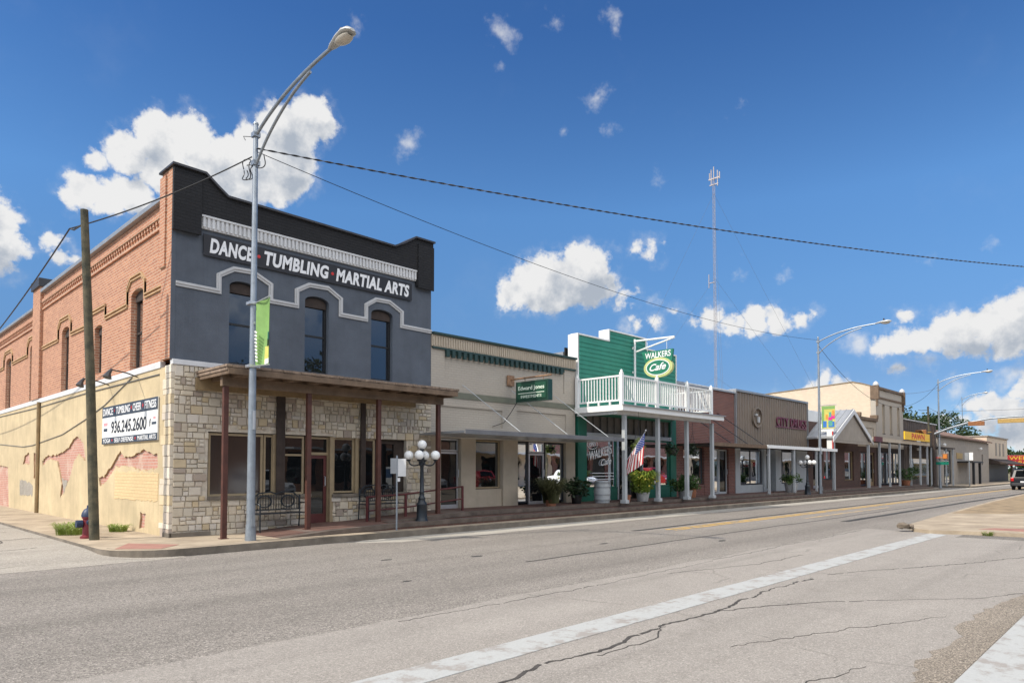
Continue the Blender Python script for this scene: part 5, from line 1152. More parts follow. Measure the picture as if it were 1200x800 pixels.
# ------------------------------------------------------------------ street lamps
def bez(p0, p1, p2, p3, n=14):
    P = [Vector(p) for p in (p0,p1,p2,p3)]
    return [P[0]*(1-t)**3+P[1]*3*t*(1-t)**2+P[2]*3*t*t*(1-t)+P[3]*t**3 for t in [i/n for i in range(n+1)]]
def street_lamp():
    L = thing('street_lamp', 'nearest tall grey street lamp with double curved arm, carrying the lime banner', 'street lamp', (0,0,0), 'street lamps along the far kerb')
    mb = MB(); mb.tube([(0,0,0),(0,0,.5),(0,0,8.95)], [.093,.09,.048], 14); mb.lathe((0,0,8.95), [(.06,0),(.05,.04),(0,.05)], 10); mb.build('pole', M['galv'], L, smooth=True)
    mb = MB(); mb.lathe((0,0,0), [(.115,0),(.115,.05),(.1,.3),(.098,.34)], 14); mb.box(-.04,.04,-.125,-.1,.3,.55); mb.build('base', M['galv'], L, smooth=True)
    mb = MB(); mb.tube(bez((0,-.03,8.72),(0,-.9,9.12),(0,-1.9,9.28),(0,-3.05,9.3)), .034, 8); mb.build('arm', M['galv'], L, smooth=True)
    mb = MB(); mb.tube(bez((0,-.03,8.05),(0,-.5,8.55),(0,-1.35,9.02),(0,-2.3,9.17)), .03, 8)
    for z in (8.72, 8.1): mb.box(-.075,.075,-.075,.075, z-.05, z+.05)
    mb.build('brace_arm', M['galv'], L, smooth=True)
    # cobra head: a flattened drop with a lens below
    mb = MB(); sec = [(-3.0,.042,.04,9.3),(-3.1,.075,.065,9.31),(-3.35,.125,.085,9.33),(-3.58,.145,.09,9.34),(-3.7,.125,.075,9.33),(-3.77,.05,.035,9.32)]
    n = 14; vs = []
    for y, hw, hh, z in sec:
        for k in range(n):
            t = 2*math.pi*k/n; s_ = math.sin(t); vs.append((hw*math.cos(t), y, z + (hh if s_ > 0 else hh*.45)*s_))
    fs = [(i*n+k, i*n+(k+1)%n, (i+1)*n+(k+1)%n, (i+1)*n+k) for i in range(len(sec)-1) for k in range(n)]
    fs += [tuple(range(n)), tuple((len(sec)-1)*n+k for k in range(n))]
    mb.add(vs, fs); hd = mb.build('lamp_head', M['lamp_head'], L, smooth=True)
    mb = MB(); vs = []
    for y, hw, d in ((-3.28,.075,.025),(-3.38,.11,.06),(-3.5,.125,.08),(-3.62,.108,.065),(-3.7,.065,.025)):
        for k in range(9):
            t = math.pi*k/8; vs.append((hw*math.cos(t), y, 9.31-.03-d*math.sin(t)))
    fs = [(i*9+k, i*9+k+1, (i+1)*9+k+1, (i+1)*9+k) for i in range(4) for k in range(8)]
    mb.add(vs, fs); mb.build('lens', M['lens'], hd, smooth=True)
    mb = MB(); mb.lathe((0,-3.4,9.43), [(.04,0),(.04,.07),(.02,.1),(0,.1)], 8); mb.build('photocell', M['dark_metal'], hd)
    mb = MB(); mb.tube([(.0,-.1,4.62),(.0,-.06,4.62)], .03, 6)
    mb.box(-.02,.02,-.12,.12,2.35,2.75); mb.build('clamp', M['alu'], L)
    return L
L1 = street_lamp()
L2 = copy_tree(L1, loc=(39.6,14.35,.15), label='second tall street lamp, carrying the colourful banner beside the gabled porch')
L3 = copy_tree(L1, loc=(64.9,13.95,.1), label='tall street lamp next to the traffic signal pole')
L4 = copy_tree(L1, loc=(153,29,.0), label='farthest and thinnest street lamp, small above the long stucco building'); L4.scale = (1.3,1.1,1.72)
L1.location = (6.55,14.1,.15); L1['_w'] = (6.55,14.1,.15)

# ------------------------------------------------------------------ banners
Bn = thing('banner', 'lime green vertical banner with white script, curling on the nearest lamp', 'banner', (6.55,14.0,4.5), 'street banners on lamps')
def sheet(name, m, par, y0, y1, z0, z1, x=6.55, bow=0., skew=0., ins=0., u0=0, u1=1, v0=0, v1=1, lift=0., n=8, mdir=1):
    mb = MB(); vs = []
    for j in range(n+1):
        v = v0+(v1-v0)*j/n
        for i in range(n+1):
            u = u0+(u1-u0)*i/n
            side = ins*math.sin(math.pi*v)*u
            y = y0+(y1-y0)*(u*(1-side)) ; xx = x + bow*math.sin(math.pi*v)*u*1.2 + bow*.6*math.sin(math.pi*u) - lift
            z = z0+(z1-z0)*v + skew*u
            vs.append((xx, y, z))
    w = n+1; fs = [(j*w+i, j*w+i+1, (j+1)*w+i+1, (j+1)*w+i) for j in range(n) for i in range(n)]
    k = len(vs); vs2 = [(a+.004, b, c) for a, b, c in vs]
    mb.add(vs, fs); mb.add(vs2, [f[::-1] for f in fs]); return mb.build(name, m, par, smooth=True)
kw = dict(y0=13.98, y1=13.36, z0=3.83, z1=5.22, bow=.1, ins=.42)
cl = sheet('cloth', M['lime'], Bn, **kw)
sheet('printed_band', M['banner_yellow'], Bn, u0=.45, u1=.9, v0=.03, v1=.3, lift=.006, **kw)
sheet('printed_band', M['flag_white'], Bn, u0=.5, u1=.98, v0=.02, v1=.1, lift=.010, **kw)
sheet('printed_band', M['leaf'], Bn, u0=.6, u1=.95, v0=.28, v1=.42, lift=.006, **kw)
sheet('printed_band', M['banner_dark'], Bn, u0=.66, u1=.9, v0=.4, v1=.52, lift=.010, **kw)
mb = MB(); r = random.Random(8)
for i in range(9):
    z = 3.95+i*.075; mb.obox((6.535-.03*math.sin(math.pi*(i*.055+.09)), 13.88+.012*i*0, z), (1,0,0), (0,1,.35), (0,-.2,1), .003, .055, .02)
mb.build('script', M['flag_white'], Bn)
mb = MB(); mb.tube([(6.55,14.04,5.2),(6.55,13.34,5.24)], .014, 6); mb.tube([(6.55,14.04,3.85),(6.55,13.34,3.81)], .014, 6)
for z in (5.2, 3.85): mb.box(6.43,6.67,14.0,14.2,z-.03,z+.03)
mb.build('bracket_arm', M['alu'], Bn)
Bn = thing('banner', 'bright banner with yellow, blue and pink shapes on the second lamp', 'banner', (39.6,14.25,5), 'street banners on lamps')
kw = dict(y0=14.22, y1=13.5, z0=3.95, z1=5.2, x=39.6)
sheet('cloth', M['banner_yellow'], Bn, **kw)
sheet('printed_shape', M['lime'], Bn, v0=.86, v1=.999, lift=.006, **kw)
sheet('printed_shape', M['lime'], Bn, u0=.0, u1=.18, v0=.02, v1=.85, lift=.006, **kw)
for m, a, b, c, d in (('banner_blue',.1,.36,.05,.33),('banner_blue',.5,.95,.05,.3),('cafe_teal',.52,.8,.1,.36),('banner_pink',.5,.78,.33,.5),('banner_pink',.72,.98,.42,.62),('banner_orange',.78,.95,.55,.8),('cafe_teal',.55,.72,.5,.72),('banner_orange',.3,.46,.4,.62)):
    sheet('printed_shape', M[m], Bn, u0=a, u1=b, v0=c, v1=d, lift=.010+.003*a, n=4, **kw)
for z in (5.24, 3.92):
    mb = MB(); mb.tube([(39.6,14.3,z),(39.6,13.4,z+.01)], .018, 6); mb.build('bracket_arm', M['alu'], Bn)
Sg = thing('tee_sign', 'small white T-shaped sign standing on the awning beside the second lamp', 'sign', (42.0,14.6,2.9))
mb = MB(); mb.box(41.97,42.02,14.4,15.2,3.9,4.35); mb.box(41.96,42.01,14.5,14.8,2.87,3.9); mb.build('board', M['white'], Sg, bevel=.01)
mb = MB(); mb.box(41.955,42.015,14.44,14.495,2.87,3.9); mb.build('edge', M['letter_red'], Sg)

# ------------------------------------------------------------------ five globe lamps
def globe_lamp():
    G = thing('globe_lamp', 'dark iron lamp with five white globes beside the red handrail', 'lamp', (0,0,0), 'five-globe iron lamps')
    mb = MB()
    mb.lathe((0,0,0), [(.2,0),(.2,.04),(.185,.07),(.17,.12),(.155,.5),(.17,.53),(.165,.57),(.12,.62),(.105,.7),(.12,.73),(.085,.78),(.075,.82),(.07,.9),(.085,.93),(.065,.97),(.055,1.8),(.07,1.84),(.06,1.9),(.09,1.98),(.06,2.03),(.045,2.1),(.04,2.22),(.07,2.26),(.06,2.3),(.0,2.3)], 16)
    mb.build('post', M['iron'], G, smooth=True)
    for k in range(4):
        t = rad(40+90*k); c, s_ = math.cos(t), math.sin(t)
        mb = MB(); P = bez((0,0,1.86),(.18*c,.18*s_,1.72),(.4*c,.4*s_,1.72),(.43*c,.43*s_,1.94)); mb.tube(P, .022, 8); mb.lathe((.43*c,.43*s_,1.92), [(.03,-.02),(.06,0),(.075,.03),(.05,.05)], 10); a = mb.build('arm', M['iron'], G, smooth=True)
        mb = MB(); mb.ball((.43*c,.43*s_,2.09), .148, 18, 12); mb.build('globe', M['globe'], a, smooth=True)
    mb = MB(); mb.ball((0,0,2.43), .148, 18, 12); mb.build('globe', M['globe'], G, smooth=True)
    return G
G1 = globe_lamp()
G2 = copy_tree(G1, loc=(37.6,14.3,.3), label='iron five-globe lamp in front of the ribbed metal shop, by the second street lamp')
G1.location = (11.25,14.25,.29); G1.scale = G2.scale = (.83,.83,.83)

# ------------------------------------------------------------------ utility poles and wires
U = thing('utility_pole', 'weathered green-brown wooden pole leaning at the corner of the brick side wall', 'utility pole', (0,0,0), 'wooden utility poles')
mb = MB(); mb.tube([(0,0,-.2),(-.15,0,3.5),(-.33,0,7.05)], [.1,.09,.075], 14); mb.build('pole', M['creosote'], U, smooth=True)
mb = MB(); mb.tube([(-.33,-.05,6.75),(-.4,.5,6.72),(-.42,.72,6.8)], .02, 6); mb.build('bracket', M['dark_metal'], U)
U2 = copy_tree(U, loc=(66.9,15.1,.0), label='far wooden pole in front of the weathered board shop')
U.location = (4.29,16.62,.15)
U3 = copy_tree(U, loc=(33.5,2.9,.12), label='wooden pole on the near block corner holding the thick cable')
def wire(name, a, b, sag, r, m, label, twist=0):
    a = Vector(a); b = Vector(b); P = []
    n = 40
    for i in range(n+1):
        t = i/n; P.append(a.lerp(b, t) - Vector((0,0,4*sag*t*(1-t))))
    mb = MB(); mb.tube(P, r, 6)
    if twist:
        n = 700; Q1 = []; Q2 = []
        for i in range(n+1):
            t = i/n; p = a.lerp(b, t) - Vector((0,0,4*sag*t*(1-t))); th = t*twist*6.283
            d = (b-a).normalized(); u = d.cross(Vector((0,0,1))).normalized(); w = u.cross(d)
            Q1.append(p+(u*math.cos(th)+w*math.sin(th))*r*1.5); Q2.append(p-(u*math.cos(th)+w*math.sin(th))*r*1.5)
        mb.tube(Q1, r*.8, 5, mi=1); mb.tube(Q2, r*.8, 5)
    return tag(mb.build(name, m, at=tuple(a)), label, 'cable', 'overhead wires')
wire('cable', (6.53,14.02,8.55), (33.1,2.9,7.5+1.75), .35, .0095, [M['cable'], M['cable_grey']], 'thick twisted cable crossing the sky to the right from the nearest lamp', twist=60)
wire('wire', (6.53,14.06,8.5), (39.57,14.3,8.95), .75, .008, M['cable'], 'thin wire slung between the nearest lamp and the second lamp')
wire('cable', (6.5,14.16,8.4), (3.85,17.3,6.93), .12, .016, M['cable'], 'dark cable from the nearest lamp to the leaning wooden pole')
wire('cable', (3.85,17.3,6.93), (3.7,52,6.0), 1.35, .016, M['cable'], 'dark cable sagging away along the brick side wall')
wire('wire', (39.57,14.3,8.6), (64.9,14.0,8.7), 2.6, .012, M['cable'], 'thin sagging wire between the second lamp and the signal corner lamp')
wire('wire', (64.9,14.0,8.4), (55.7,16.5,7.9), .5, .012, M['cable_grey'], 'thin wire from the signal corner lamp to the cream building')
wire('wire', (66.6,15.0,6.6), (66.0,-12,7.6), .6, .013, M['cable_grey'], 'thin wire crossing the street at the traffic lights')
wire('wire', (66.6,15.0,6.9), (153,29,15.6), 1.5, .012, M['cable_grey'], 'thin wire running on above the long stucco building')
Lp = thing('wire_coil', 'loose loops of wire at the top of the nearest lamp', 'wire', (6.5,14.1,8.3))
mb = MB()
for (cy, cz, rr, t0, t1) in ((14.42,8.2,.2,.3,6.5),(14.28,8.1,.14,1.2,6.8),(13.75,8.28,.22,3.3,6.0)):
    mb.tube([(6.5+.04*math.cos(3*t), cy+rr*math.cos(t), cz+rr*math.sin(t)*1.15) for t in [t0+(t1-t0)*i/24 for i in range(25)]], .011, 5)
mb.tube([(6.55,14.15,8.85),(6.5,14.6,9.0),(6.5,14.5,8.88)], .008, 5); mb.build('loop', M['cable'], Lp)

# ------------------------------------------------------------------ things on the sidewalk
R_ = thing('handrail', 'dark red steel handrail along the raised sidewalk', 'railing', (10.2,15.2,.3))
mb = MB(); top = [(10.15,15.15,.93),(11.4,15.15,.98),(13.5,15.15,1.15)]
mb.tube(top, .024, 8); mb.tube([(a,b,c-.36) for a,b,c in top], .02, 8); mb.build('rails', M['oxide'], R_)
for x, z0, z1 in ((10.16,.25,.95),(11.4,.36,.98),(12.5,.43,1.07),(13.48,.44,1.15)):
    mb = MB(); mb.box(x-.026, x+.026, 15.125, 15.177, z0, z1); mb.build('post', M['oxide'], R_)
def bench(label, loc, rz=0):
    T = thing('park_bench', label, 'bench', (0,0,0), 'dark iron benches by the shop fronts')
    mb = MB()
    for i in range(7): mb.box(-.6,.6,-.42+i*.065,-.375+i*.065,.42,.435)
    mb.build('seat', M['iron'], T)
    mb = MB(); arc_ = [(-.6,.5),(-.6,.78),(-.45,.9),(-.15,.93),(0,.88),(.15,.93),(.45,.9),(.6,.78),(.6,.5),(-.6,.5)]
    mb.ribbon('Y', arc_, .03, .01, .04)
    for i in range(17):
        x = -.54+i*.0675; mb.bar((x,.025,.5),(x,.025,.87 if abs(x) < .5 else .8), .012)
    for cx in (-.3, .3): mb.ribbon('Y', [(cx+.17*math.cos(t), .7+.14*math.sin(t)) for t in [2*math.pi*i/20 for i in range(21)]], .025, .005, .045)
    mb.build('backrest', M['iron'], T)
    for s_ in (-1, 1):
        mb = MB(); x = s_*.62; mb.tube([(x,-.42,0),(x,-.42,.62),(x,-.36,.66),(x,.02,.66)], .018, 6); mb.tube([(x,.06,0),(x,.02,.5),(x,.03,.85)], .018, 6); mb.tube([(x,-.42,.42),(x,.02,.42)], .016, 6); mb.build('side_frame', M['iron'], T)
    T.location = loc; T.rotation_euler = (0,0,rz); return T
bench('dark iron bench with scrolled back under the stone shop windows', (7.95,15.72,.18))
bench('dark iron bench behind the red handrail', (10.95,15.75,.3))
S2 = thing('street_sign', 'white back-to-back parking sign on a grey post at the kerb', 'sign', (10.15,13.85,.15))
mb = MB(); mb.tube([(10.15,13.85,.1),(10.15,13.85,2.0)], .022, 8); mb.build('post', M['galv'], S2)
mb = MB(); mb.obox((10.09,13.9,1.74), (.5,-.85,0), (.85,.5,0), (0,0,1), .085, .004, .19); mb.build('plate', M['cap_metal'], S2)
mb = MB(); mb.obox((10.25,13.78,1.7), (.75,-.65,0), (.65,.75,0), (0,0,1), .1, .004, .22); mb.obox((10.17,13.82,1.4), (.75,-.65,0), (.65,.75,0), (0,0,1), .045, .004, .045); mb.build('plate', M['white_shade'], S2)
# fire hydrant behind the wooden pole
Hy = thing('fire_hydrant', 'red fire hydrant with dark blue bonnet half behind the leaning pole', 'fire hydrant', (4.29,17.15,.15))
c = (4.29,17.15,.15)
mb = MB(); mb.lathe(c, [(.15,0),(.15,.04),(.11,.06),(.1,.42),(.125,.44),(.125,.47),(.0,.47)], 14); mb.build('barrel', M['hyd_red'], Hy, smooth=True)
mb = MB(); mb.lathe(c, [(.135,.47),(.135,.5),(.12,.56),(.08,.63),(.03,.66),(.03,.72),(.0,.72)], 14); mb.build('bonnet', M['hyd_blue'], Hy, smooth=True)
mb = MB(); mb.lathe((4.29,17.15,.5), [(.06,-.2),(.06,.2)], 10, axis='y'); mb.lathe((4.16,17.15,.47), [(.085,-.1),(.085,.02),(.03,.02)], 10, axis='x'); mb.build('outlet_caps', M['hyd_blue'], Hy, smooth=True)

# ------------------------------------------------------------------ plants
def leaf_cloud(n, cs, size, seed, lo=(.02,.05,.01), hi=(.07,.12,.03), mb=None, droop=.3):
    """many leaf blades spread through clumps (centre, radius); each clump keeps its own tint"""
    r = random.Random(seed); mb = mb or MB(); mb.flatleaf = True
    tints = [tuple(l+(h-l)*k for l, h in zip(lo, hi)) for k in [r.random() for _ in cs]]
    wt = [q[1]**2 for q in cs]
    for _ in range(n):
        i = r.choices(range(len(cs)), wt)[0]; c, R0 = cs[i][0], cs[i][1]
        d = Vector((r.gauss(0,1), r.gauss(0,1), r.gauss(0,1))).normalized()*R0*r.random()**.45
        p = Vector(c)+Vector((d.x, d.y, d.z*.8))
        a = Vector((r.gauss(0,1), r.gauss(0,1), r.gauss(0,.7)-droop)).normalized(); b = a.cross(Vector((r.gauss(0,1), r.gauss(0,1), r.gauss(0,1)))).normalized()
        s_ = size*r.uniform(.6,1.4); k = r.uniform(.7,1.3); t = tints[i]
        mb.add([p, p+a*s_*.5+b*s_*.28, p+a*s_, p+a*s_*.5-b*s_*.28], [(0,1,2,3)], 0, tuple(x*k for x in t))
    return mb
def blades(n, c, R0, h, seed, lo, hi, wid=.02, arch_=.5, mb=None):
    r = random.Random(seed); mb = mb or MB(); mb.flatleaf = True
    for _ in range(n):
        th = r.uniform(0,6.283); d = Vector((math.cos(th), math.sin(th), 0)); q = R0*math.sqrt(r.random())
        p = Vector(c)+Vector((math.cos(th+1)*q*.5, math.sin(th+1)*q*.5, 0)); hh = h*r.uniform(.5,1.1); n_ = Vector((-d.y, d.x, 0))*wid*r.uniform(.6,1.4)
        k = r.random(); col = tuple(l+(g_-l)*k for l, g_ in zip(lo, hi))
        pts = [p, p+d*hh*.15*arch_+Vector((0,0,hh*.55)), p+d*hh*.5*arch_+Vector((0,0,hh*.9)), p+d*hh*.95*arch_+Vector((0,0,hh*(.95-.25*arch_)))]
        vs = []
        for i, pt in enumerate(pts):
            w_ = (1, 1.1, .8, .1)[i]; vs += [pt-n_*w_, pt+n_*w_]
        mb.add(vs, [(0,1,3,2),(2,3,5,4),(4,5,7,6)], 0, col)
    return mb
def potted(name, label, loc, pot, R0, hp, leafm, builder):
    T = thing(name, label, 'plant', loc)
    mb = MB(); mb.lathe(loc, [(R0*.75,0),(R0*.8,.02),(R0,hp*.92),(R0*1.08,hp*.93),(R0*1.08,hp),(R0*.92,hp),(R0*.9,hp-.05),(0,hp-.05)], 16); mb.build('pot', pot, T, smooth=True)
    builder().build('foliage', leafm, T); return T
z_ = .45
def shrub(c, n, hw, h, seed, lo, hi, size=.09):
    r = random.Random(seed); cs = [((c[0]+r.uniform(-hw,hw), c[1]+r.uniform(-hw,hw)*.7, c[2]+h*r.uniform(.15,.95)), hw*r.uniform(.3,.5)) for _ in range(16)]
    return leaf_cloud(n, cs, size, seed, lo, hi)
potted('potted_plant', 'large wispy olive shrub in a low pot before the beige shop door', (17.0,14.75,z_), M['pot_clay'], .2, .2, M['leaf_dry'], lambda: blades(420, (17.0,14.75,z_+.1), .5, .85, 3, (.05,.06,.025), (.16,.16,.07), .012, .8))
potted('potted_plant', 'broad-leaved dark plant in a black urn at the beige shop corner', (18.9,15.2,z_), M['black'], .2, .3, M['leaf_dark'], lambda: shrub((18.9,15.2,z_+.3), 500, .42, .5, 5, (.01,.02,.008), (.05,.09,.03), .14))
def lush():
    mb = blades(200, (22.0,14.5,z_+.35), .5, .85, 6, (.08,.15,.02), (.3,.36,.05), .028, 1.0)
    return leaf_cloud(900, [((22.0+dx,14.5+dy,z_+.5+dz), rr) for dx,dy,dz,rr in ((0,0,0,.34),(.3,.05,.1,.26),(-.32,0,.05,.28),(.1,-.2,.28,.22),(-.15,.1,.33,.2),(.4,-.1,.3,.15))], .13, 8, (.03,.08,.01), (.24,.3,.04), mb)
T = potted('potted_plant', 'bushy yellow-green potted plant with blossoms between the balcony posts', (22.0,14.5,z_), M['pot_grey'], .26, .34, M['leaf_lime'], lush)
mb = MB(); r = random.Random(9)
for _ in range(26): mb.ball((22.0+r.uniform(-.5,.5), 14.4+r.uniform(-.4,.3), z_+r.uniform(.55,1.15)), r.uniform(.02,.04), 6, 4)
mb.build('blossoms', M['flower'], T)
potted('potted_plant', 'dense green potted bush by the last balcony post', (25.3,14.6,z_), M['pot_grey'], .3, .34, M['leaf'], lambda: shrub((25.3,14.6,z_+.3), 1500, .52, .7, 12, (.02,.05,.01), (.09,.17,.03)))
potted('potted_plant', 'smaller green bush in a clay pot left of the brick shop door', (26.3,14.9,z_), M['pot_clay'], .24, .42, M['leaf'], lambda: shrub((26.3,14.9,z_+.4), 800, .4, .5, 13, (.03,.06,.01), (.1,.17,.03)))
potted('potted_plant', 'green shrub in a planter by the far globe lamp', (36.4,14.7,z_), M['pot_grey'], .34, .5, M['leaf'], lambda: shrub((36.4,14.7,z_+.45), 900, .55, .45, 14, (.03,.07,.01), (.12,.2,.03)))
potted('potted_plant', 'dark green bush on the sidewalk before the cream building', (57.4,14.6,z_), M['pot_clay'], .35, .4, M['leaf'], lambda: shrub((57.4,14.6,z_+.4), 900, .75, .9, 15, (.02,.05,.01), (.07,.13,.03), .13))
T = thing('flower_pot', 'small empty clay pot at the foot of the first balcony post', 'pot', (20.75,14.35,z_))
mb = MB(); mb.lathe((20.75,14.35,z_), [(.1,0),(.14,.22),(.155,.22),(.155,.28),(.13,.28),(.12,.2),(0,.2)], 14); mb.build('pot', M['pot_clay'], T, smooth=True)
for i, (x, y, z, m, lab) in enumerate(((21.0,14.0,2.55,'leaf_lime','pale blooming hanging basket behind the flag'),(23.6,14.2,2.45,'leaf_dark','dark hanging basket between the second and third balcony posts'),(25.6,14.4,2.5,'leaf_dark','dark hanging basket beside the last balcony post'))):
    T = thing('hanging_basket', lab, 'hanging basket', (x,y,z), 'hanging baskets under the balcony')
    mb = MB(); mb.lathe((x,y,z), [(.05,-.22),(.15,-.14),(.2,0),(.19,0),(.0,-.05)], 12)
    for k in range(3):
        t = k*2.09; mb.tube([(x+.19*math.cos(t),y+.19*math.sin(t),z),(x,y,z+.7)], .006, 4)
    mb.tube([(x,y,z+.7),(x,y,3.82)], .006, 4); mb.build('basket', M['dark_metal'], T)
    leaf_cloud(380, [((x,y,z+.05),.26),((x+.15,y,z-.1),.2),((x-.15,y,z-.1),.2)], .1, 30+i, *(((.2,.25,.08),(.6,.6,.4)) if i == 0 else ((.015,.03,.01),(.06,.09,.03)))).build('foliage', M[m], T)
T = thing('barrel', 'pale grey barrel beside the first balcony post', 'barrel', (20.0,14.9,z_))
mb = MB(); mb.lathe((20.0,14.9,z_), [(.26,0),(.29,.2),(.3,.4),(.29,.6),(.26,.8),(.24,.8),(.23,.76),(0,.76)], 20); mb.build('staves', M['pale_grey'], T, smooth=True)
mb = MB()
for h in (.1,.28,.55,.72): mb.lathe((20.0,14.9,z_+h), [(.29,0),(.308,.0),(.308,.04),(.29,.04)], 20)
mb.build('hoops', M['cap_metal'], T)
for i, (x, y, n, s_, lab) in enumerate(((4.25,18.35,300,.34,'large clump of bright green weeds left of the hydrant'),(5.25,18.4,200,.22,'low clump of weeds against the plaster wall, right of the pole'),(4.95,20.2,160,.2,'thin weeds growing at the wall foot behind the hydrant'))):
    T = blades(n, (x,y,.15), s_*1.7, s_*.9, 60+i, (.2,.28,.05), (.42,.48,.14), .006, 1.1).build('weed_clump', M['weed'], at=(x,y,.15)); tag(T, lab, 'weeds', 'weeds by the side wall')
T = blades(90, (20.45,3.4,.0), .2, .12, 70, (.14,.18,.04), (.3,.33,.1), .006, 1.0).build('weed_clump', M['weed'], at=(20.45,3.4,0)); tag(T, 'small weed in the gutter crack at the near block corner', 'weeds')
mb = MB(); mb.ball((20.3,5.25,.16), .17, 9, 6, sq=.45); mb.ball((20.5,5.15,.14), .13, 8, 6, sq=.4)
r = random.Random(3); mb.v = [(a+r.uniform(-.03,.03), b+r.uniform(-.03,.03), c_+r.uniform(-.02,.02)) for a, b, c_ in mb.v]
tag(mb.build('rock', M['rock'], at=(20.3,5.25,.12)), 'small brown rock on the tip of the near sidewalk corner', 'rock')
# flag on the first balcony post
Fl = thing('flag', 'american flag hanging from a short pole on the first balcony post', 'flag', (20.4,14.05,3.0))
mb = MB(); mb.tube([(20.42,14.1,2.0),(20.62,13.45,3.0)], .014, 6); mb.lathe((20.625,13.44,3.0), [(.0,0),(.03,.02),(.03,.05),(0,.07)], 8); mb.build('flagpole', M['alu'], Fl)
def flagpt(u, v):
    # u along the fly (down), v along the hoist; hangs in folds from the slanted pole
    top = Vector((20.44,14.03,2.1)).lerp(Vector((20.61,13.48,2.95)), v)
    drop = Vector((-.05+.1*(v-.5), .18*(1-v)+.05, -1.0))
    w_ = .06*math.sin(9*v+2.0*u)*u
    return top + drop*u*(.72+.38*v) + Vector((w_, .3*w_, 0))
def flagpiece(m, u0, u1, v0, v1, off, name):
    mb = MB(); n = 10; vs = []
    for i in range(n+1):
        for j in range(n+1): vs.append(flagpt(u0+(u1-u0)*i/n, v0+(v1-v0)*j/n)+Vector((-off,-off,0)))
    w_ = n+1; fs = [(i*w_+j, i*w_+j+1, (i+1)*w_+j+1, (i+1)*w_+j) for i in range(n) for j in range(n)]
    mb.add(vs, fs); mb.add([v+Vector((.002,.002,0)) for v in vs], [f[::-1] for f in fs]); mb.build(name, m, Fl, smooth=True)
for k in range(13): flagpiece(M['flag_red'] if k % 2 == 0 else M['flag_white'], 0, 1, k/13, (k+1)/13, 0, 'stripe')
flagpiece(M['flag_blue'], 0, .4, 6/13, 1, .006, 'canton')
mb = MB(); mb.flatleaf = True
for i in range(5):
    for j in range(6):
        p = flagpt(.04+.08*i, .5+.085*j)+Vector((-.012,-.012,0)); mb.obox(p, (.7,-.7,0), (.7,.7,0), (0,0,1), .009, .001, .009)
mb.build('stars', M['flag_white'], Fl)
# ------------------------------------------------------------------ traffic signals and far signs
T = thing('traffic_signal', 'traffic signal pole with long mast arm over the street', 'traffic light', (64.6,14.3,.2))
mb = MB(); mb.tube([(64.6,14.3,.2),(64.6,14.3,5.2)], [.15,.12], 12); mb.lathe((64.6,14.3,.2), [(.25,0),(.25,.1),(.16,.3)], 12); mb.build('pole', M['timber_dark'], T, smooth=True)
mb = MB(); mb.tube([(64.6,14.3,4.55),(64.6,13.2,5.0),(64.6,11.8,5.42),(64.6,10.4,5.66),(64.6,9.0,5.72),(64.6,7.6,5.76)], [.1,.09,.08,.07,.06,.045], 10); mb.build('mast_arm', M['galv'], T, smooth=True)
def head(y0, y1, z, m, n, axis='y'):
    mb = MB(); mb.box(64.45,64.62,y0,y1,z-.17,z+.17); h = mb.build('signal_head', m, T, bevel=.02)
    for i in range(n):
        y = y0+(y1-y0)*(i+.5)/n; mb = MB(); mb.tube([(64.63,y,z),(64.85,y,z-.02)], .12, 10, cap=False); mb.lathe((64.635,y,z), [(.1,0),(.06,.03),(0,.04)], 10, axis='x'); mb.build('visor', m, h)
head(10.75, 11.85, 5.3, M['signal_brown'], 3); head(8.2, 9.9, 5.42, M['signal_yellow'], 5)
mb = MB(); mb.box(64.3,64.62,14.75,15.55,4.55,4.95); h = mb.build('signal_head', M['signal_brown'], T, bevel=.03)
mb = MB(); mb.tube([(64.29,15.1,4.75),(64.1,15.1,4.73)], .15, 10, cap=False); mb.tube([(64.62,14.45,4.75),(64.62,14.8,4.75)], .03, 6); mb.build('visor', M['signal_yellow'], h)
for (y, m, lab) in ((14.35,'red_face','red'),(13.5,'orange_face','orange')):
    P = thing('pedestrian_signal', f'small pedestrian signal box with {lab} face on the signal corner', 'pedestrian signal', (64.7,y,2.7))
    mb = MB(); mb.box(64.55,64.85,y-.18,y+.18,2.5,2.95); mb.build('case', M['black'] if lab == 'red' else M['signal_brown'], P, bevel=.03)
    mb = MB(); mb.box(64.53,64.549,y-.13,y+.13,2.56,2.88); mb.box(64.6,64.8,min(y,13.95),max(y,13.95),2.6,2.66); mb.build('face', M[m], P)
P = thing('street_name_sign', 'small green street name blade on the signal corner lamp', 'sign', (64.85,13.85,2.2))
mb = MB(); mb.box(64.78,64.8,13.3,14.2,2.05,2.28); mb.build('blade', M['street_green'], P)
P = thing('road_sign', 'white road sign pair on a thin post before the long stucco building', 'sign', (73.6,13.5,.15))
mb = MB(); mb.tube([(73.6,13.5,.1),(73.6,13.5,3.2)], .04, 8); mb.build('post', M['galv'], P)
mb = MB(); mb.box(73.5,73.52,13.18,13.48,2.5,3.2); mb.build('plate', M['white'], P); mb = MB(); mb.box(73.5,73.52,13.52,13.82,2.5,3.2); mb.build('plate', M['cap_metal'], P)
P = thing('bank_sign', 'red bank sign with yellow lettering at the far right of the street', 'sign', (150,20,0))
mb = MB(); mb.box(150,150.6,12.0,21.7,2.4,4.2); mb.build('board', M['bank_red'], P, bevel=.05)
mb = MB(); mb.box(150.1,150.5,20.5,21.0,.0,2.09); mb.box(150.1,150.5,14.5,15,.0,2.09); mb.build('leg', M['dark_metal'], P)
lettering('WELLS', M['bank_yellow'], P, o=(149.98,21.4,3.4), right=(0,-1,0), w=3.6, h=.62, bold=.0)
